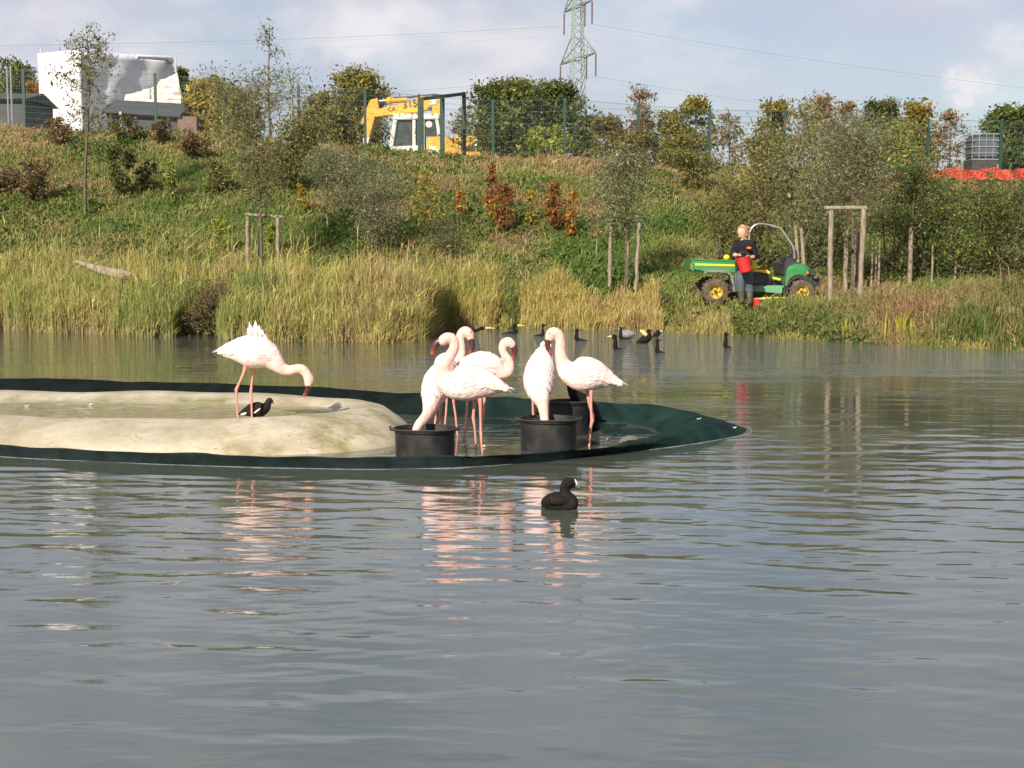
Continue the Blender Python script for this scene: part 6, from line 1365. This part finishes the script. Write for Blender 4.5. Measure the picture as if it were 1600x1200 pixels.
def keeper():
    D = 30.75; 
    q = at(1164, 472, D); g = gz(q.x, D)
    th = thing('person', 'person with short blond hair in black top and grey trousers standing before the vehicle', 'person', (q.x, D, g))
    P = lambda px, py, dy=0: at(px, py, D + dy)
    def chain(mb, pts, n=12, wf=1.0):
        S = crom([[*P(px, py, dy), r * D / F] for px, py, dy, r in pts], 4); mb.tube([Vector(s[:3]) for s in S], list(np.maximum(S[:, 3], .004)), n, wf, n0=Vector((1, 0, 0))); mb.ball(S[0][:3], S[0][3] * wf, 8, 5); mb.ball(S[-1][:3], S[-1][3] * wf, 8, 5)
    torso = [(1163, 429, 0, 9), (1163, 420, 0, 9.5), (1163, 408, 0, 9), (1162.5, 396, 0, 10.5), (1162.5, 385, 0, 11), (1162.5, 378, 0, 8.5), (1162, 373, 0, 4.2), (1161.5, 369, 0, 3.8)]
    legs = [[(1158.5, 428, 0, 7), (1157.5, 440, -.02, 6.4), (1157.5, 451, -.02, 5.2), (1158.5, 462, 0, 4.6), (1159, 472, 0, 3.6)], [(1168, 428, 0, 7), (1170, 440, .02, 6.4), (1171, 451, .02, 5.2), (1171.5, 462, 0, 4.6), (1171.5, 473, 0, 3.6)]]
    armL = [(1152, 380, 0, 5), (1148, 390, 0, 4.6), (1146.5, 397, -.06, 4), (1149.5, 398.5, -.18, 3.2), (1153, 398.5, -.24, 2.4)]
    armR = [(1173, 380, 0, 5), (1178, 391, .02, 4.6), (1180, 400, 0, 4.2), (1175, 402, -.16, 3.2), (1170, 401, -.22, 2.4)]
    mb = MB(); chain(mb, torso, 14, .62)
    chain(mb, [(1161, 370, -.01, 5), (1159.5, 364, -.02, 7), (1159.5, 359, -.02, 7.2), (1160, 355, -.01, 5.2)], 12, .85)
    mb.ball(P(1153.3, 364, -.03), (.018, .018, .018), 8, 6); mb.ball(P(1156, 369.5, -.03), (.03, .04, .022), 8, 6)
    for l in legs: chain(mb, l)
    for a in (armL, armR): chain(mb, a, 10)
    for (hx, hy, hd, sx) in ((1155.5, 398.5, -.27, 1), (1168, 400, -.26, -1)):
        for k in range(4): chain(mb, [(hx, hy - 1 + k * .7, hd, .62), (hx + sx * 1.6, hy - .8 + k * .8, hd - .02, .58), (hx + sx * 2.7, hy + .2 + k * .8, hd - .01, .5)], 6)
        chain(mb, [(hx - sx, hy - 1.2, hd, .7), (hx + sx * .4, hy - 2.6, hd - .03, .6)], 6)
    body = mb.build('body', M['skin'], th); remesh(body, .011, 3)
    ey = MB(); 
    for d_ in (-.055, -.005): ey.ball(P(1154.6, 361, d_), .009, 6, 5)
    ey.build('eyes', M['eye'], th, smooth=True)
    mb = MB(); chain(mb, [(1163, 424, 0, 10.8), (1163, 416, 0, 11), (1163, 406, 0, 10.6), (1162.5, 396, 0, 11.6), (1162.5, 385, 0, 12.2), (1162.5, 378.5, 0, 9.8), (1162, 374.5, 0, 5.4)], 14, .66)
    chain(mb, [(x, y, d_, r + 1.3) for x, y, d_, r in armL[:3]] + [(1147.5, 397.5, -.1, 4.6)], 10); chain(mb, [(x, y, d_, r + 1.3) for x, y, d_, r in armR[:3]] + [(1177.5, 402, -.09, 4.8)], 10)
    o = mb.build('sweater', M['black_cloth'], th); remesh(o, .011, 3)
    mb = MB(); chain(mb, [(1163.5, 416, 0, 9.8), (1163.3, 424, 0, 10.2), (1163.3, 430, 0, 9.6)], 14, .68)
    for l in legs: chain(mb, [(x, y, d_, r + 1.2 + .3 * math.sin(i * 2)) for i, (x, y, d_, r) in enumerate(l[:3])] + [(l[3][0], 454, l[3][2], 6.2)], 12)
    o = mb.build('trousers', M['grey_cloth'], th); remesh(o, .011, 3)
    for l in legs:
        mb = MB(); f = l[-1]
        chain(mb, [(l[2][0], 452.5, l[2][2], 6.2), (f[0] - .3, 462, 0, 5.4), (f[0], 469, 0, 4.6), (f[0], 472, 0, 4.4)], 12); chain(mb, [(f[0] + 1, 472.2, .0, 3.9), (f[0] - 1, 473, -.1, 3.5), (f[0] - 2, 473.6, -.17, 2.6)], 10)
        o = mb.build('boot', M['boot'], th); remesh(o, .01, 3)
    mb = MB()
    mb.ball(P(1162, 358.5, .01), (.108, .112, .092), 14, 9); mb.ball(P(1166.3, 364.5, .03), (.062, .085, .105), 12, 8); mb.ball(P(1158, 356, -.01), (.075, .09, .05), 12, 7)
    for k in range(26):
        a = rng.uniform(-1.5, 2.0); p0 = P(1163, 357, .02) + Vector((.09 * math.cos(a), rng.uniform(-.1, .1), .07 * math.sin(a))); p1 = p0 + Vector((.05 * math.cos(a) + .02, rng.normal(0, .02), -.07 + .04 * math.sin(a))); mb.tube([p0, p1], [.02, .004], 5)
    o = mb.build('hair', M['hair'], th); remesh(o, .011, 2)
    MB().prism_px([(1167, 385.5), (1173.5, 385.8), (1173.5, 388.6), (1167, 388.4)], D - .215, .02).build('chest_print', M['orange_print'], th)
    # red pouch held at the hip, red pot on the ground
    c0 = P(1163, 413, -.38); t2 = thing('red_feed_pouch', 'red feed scoop pail held tilted at the hip by the person', 'pail', c0)
    rt = Matrix.Rotation(R(-14), 3, 'Y'); mb = MB(); prof = [(.001, -.17), (.11, -.17), (.125, -.16), (.155, .13), (.165, .135), (.165, .155), (.145, .155), (.11, -.13), (.001, -.13)]
    mb.lathe((0, 0, 0), prof, 22); mb.v = [tuple(rt @ Vector(v) + c0) for v in mb.v]; mb.build('pail', M['red_bag'], t2, smooth=True)
    ring = [c0 + rt @ Vector((.165 * math.cos(a), -.02, .145 + .12 * math.sin(a))) for a in np.linspace(0, math.pi, 16)]; MB().tube(ring, .008, 6).build('handle', M['dark_steel'], t2, smooth=True)
    p = Vector((at(1183, 470, 30.8).x, 30.8, gz(at(1183, 470, 30.8).x, 30.8))); t3 = thing('red_pot', 'small red pot standing on the ground beside the boots', 'pot', p)
    mb = MB().lathe(p, [(.001, -.02), (.075, -.02), (.08, 0), (.088, .2), (.098, .205), (.098, .225), (.085, .225), (.07, .03), (.001, .03)], 20); mb.build('pot', M['red_bag'], t3, smooth=True)
    ring = [p + Vector((.095 * math.cos(a), 0, .215 + .03 * math.sin(a))) for a in np.linspace(0, math.pi, 12)]; MB().tube(ring, .006, 6).build('handle', M['white_paint'], t3, smooth=True)
keeper()
p = Vector((at(1206, 472, 31.2).x, 31.2, gz(at(1206, 472, 31.2).x, 31.2) + .05)); tag(MB().tube([p + Vector((-.35, 0, .04)), p + Vector((0, -.05, .06)), p + Vector((.35, 0, .05))], .03, 7).build('yellow_board', M['vyellow'], None, origin=p), 'yellow pole lying on the grass under the vehicle sill', 'pole')
for i, (px, py, h, lab) in enumerate(((1388, 530, 46, 'leftmost'), (1399, 531, 40, 'second from the left'), (1412, 531, 48, 'tallest in the middle'), (1428, 531, 34, 'rightmost'), (1322, 528, 30, 'left of the others by the right stake frame'))):
    b = ground_at(px, py - 3); th = thing('iris_clump', 'upright yellowing iris leaves at the waterline, ' + lab, 'iris', b, 'iris clumps at the waterline')
    n = 9; V, Fq = blades(np.tile(np.array(b), (n, 1)) + rng.normal(0, .05, (n, 3)) * np.array([1, 1, 0]), np.full(n, h * b.y / F) * rng.uniform(.6, 1, n), .045, .35); raw_mesh('leaves', V, Fq, M['grass'], np.repeat(ramp(rng.random(n), [(.42, .36, .04), (.3, .32, .04), (.46, .36, .08)]), 6, 0), th)
#==NEXT==
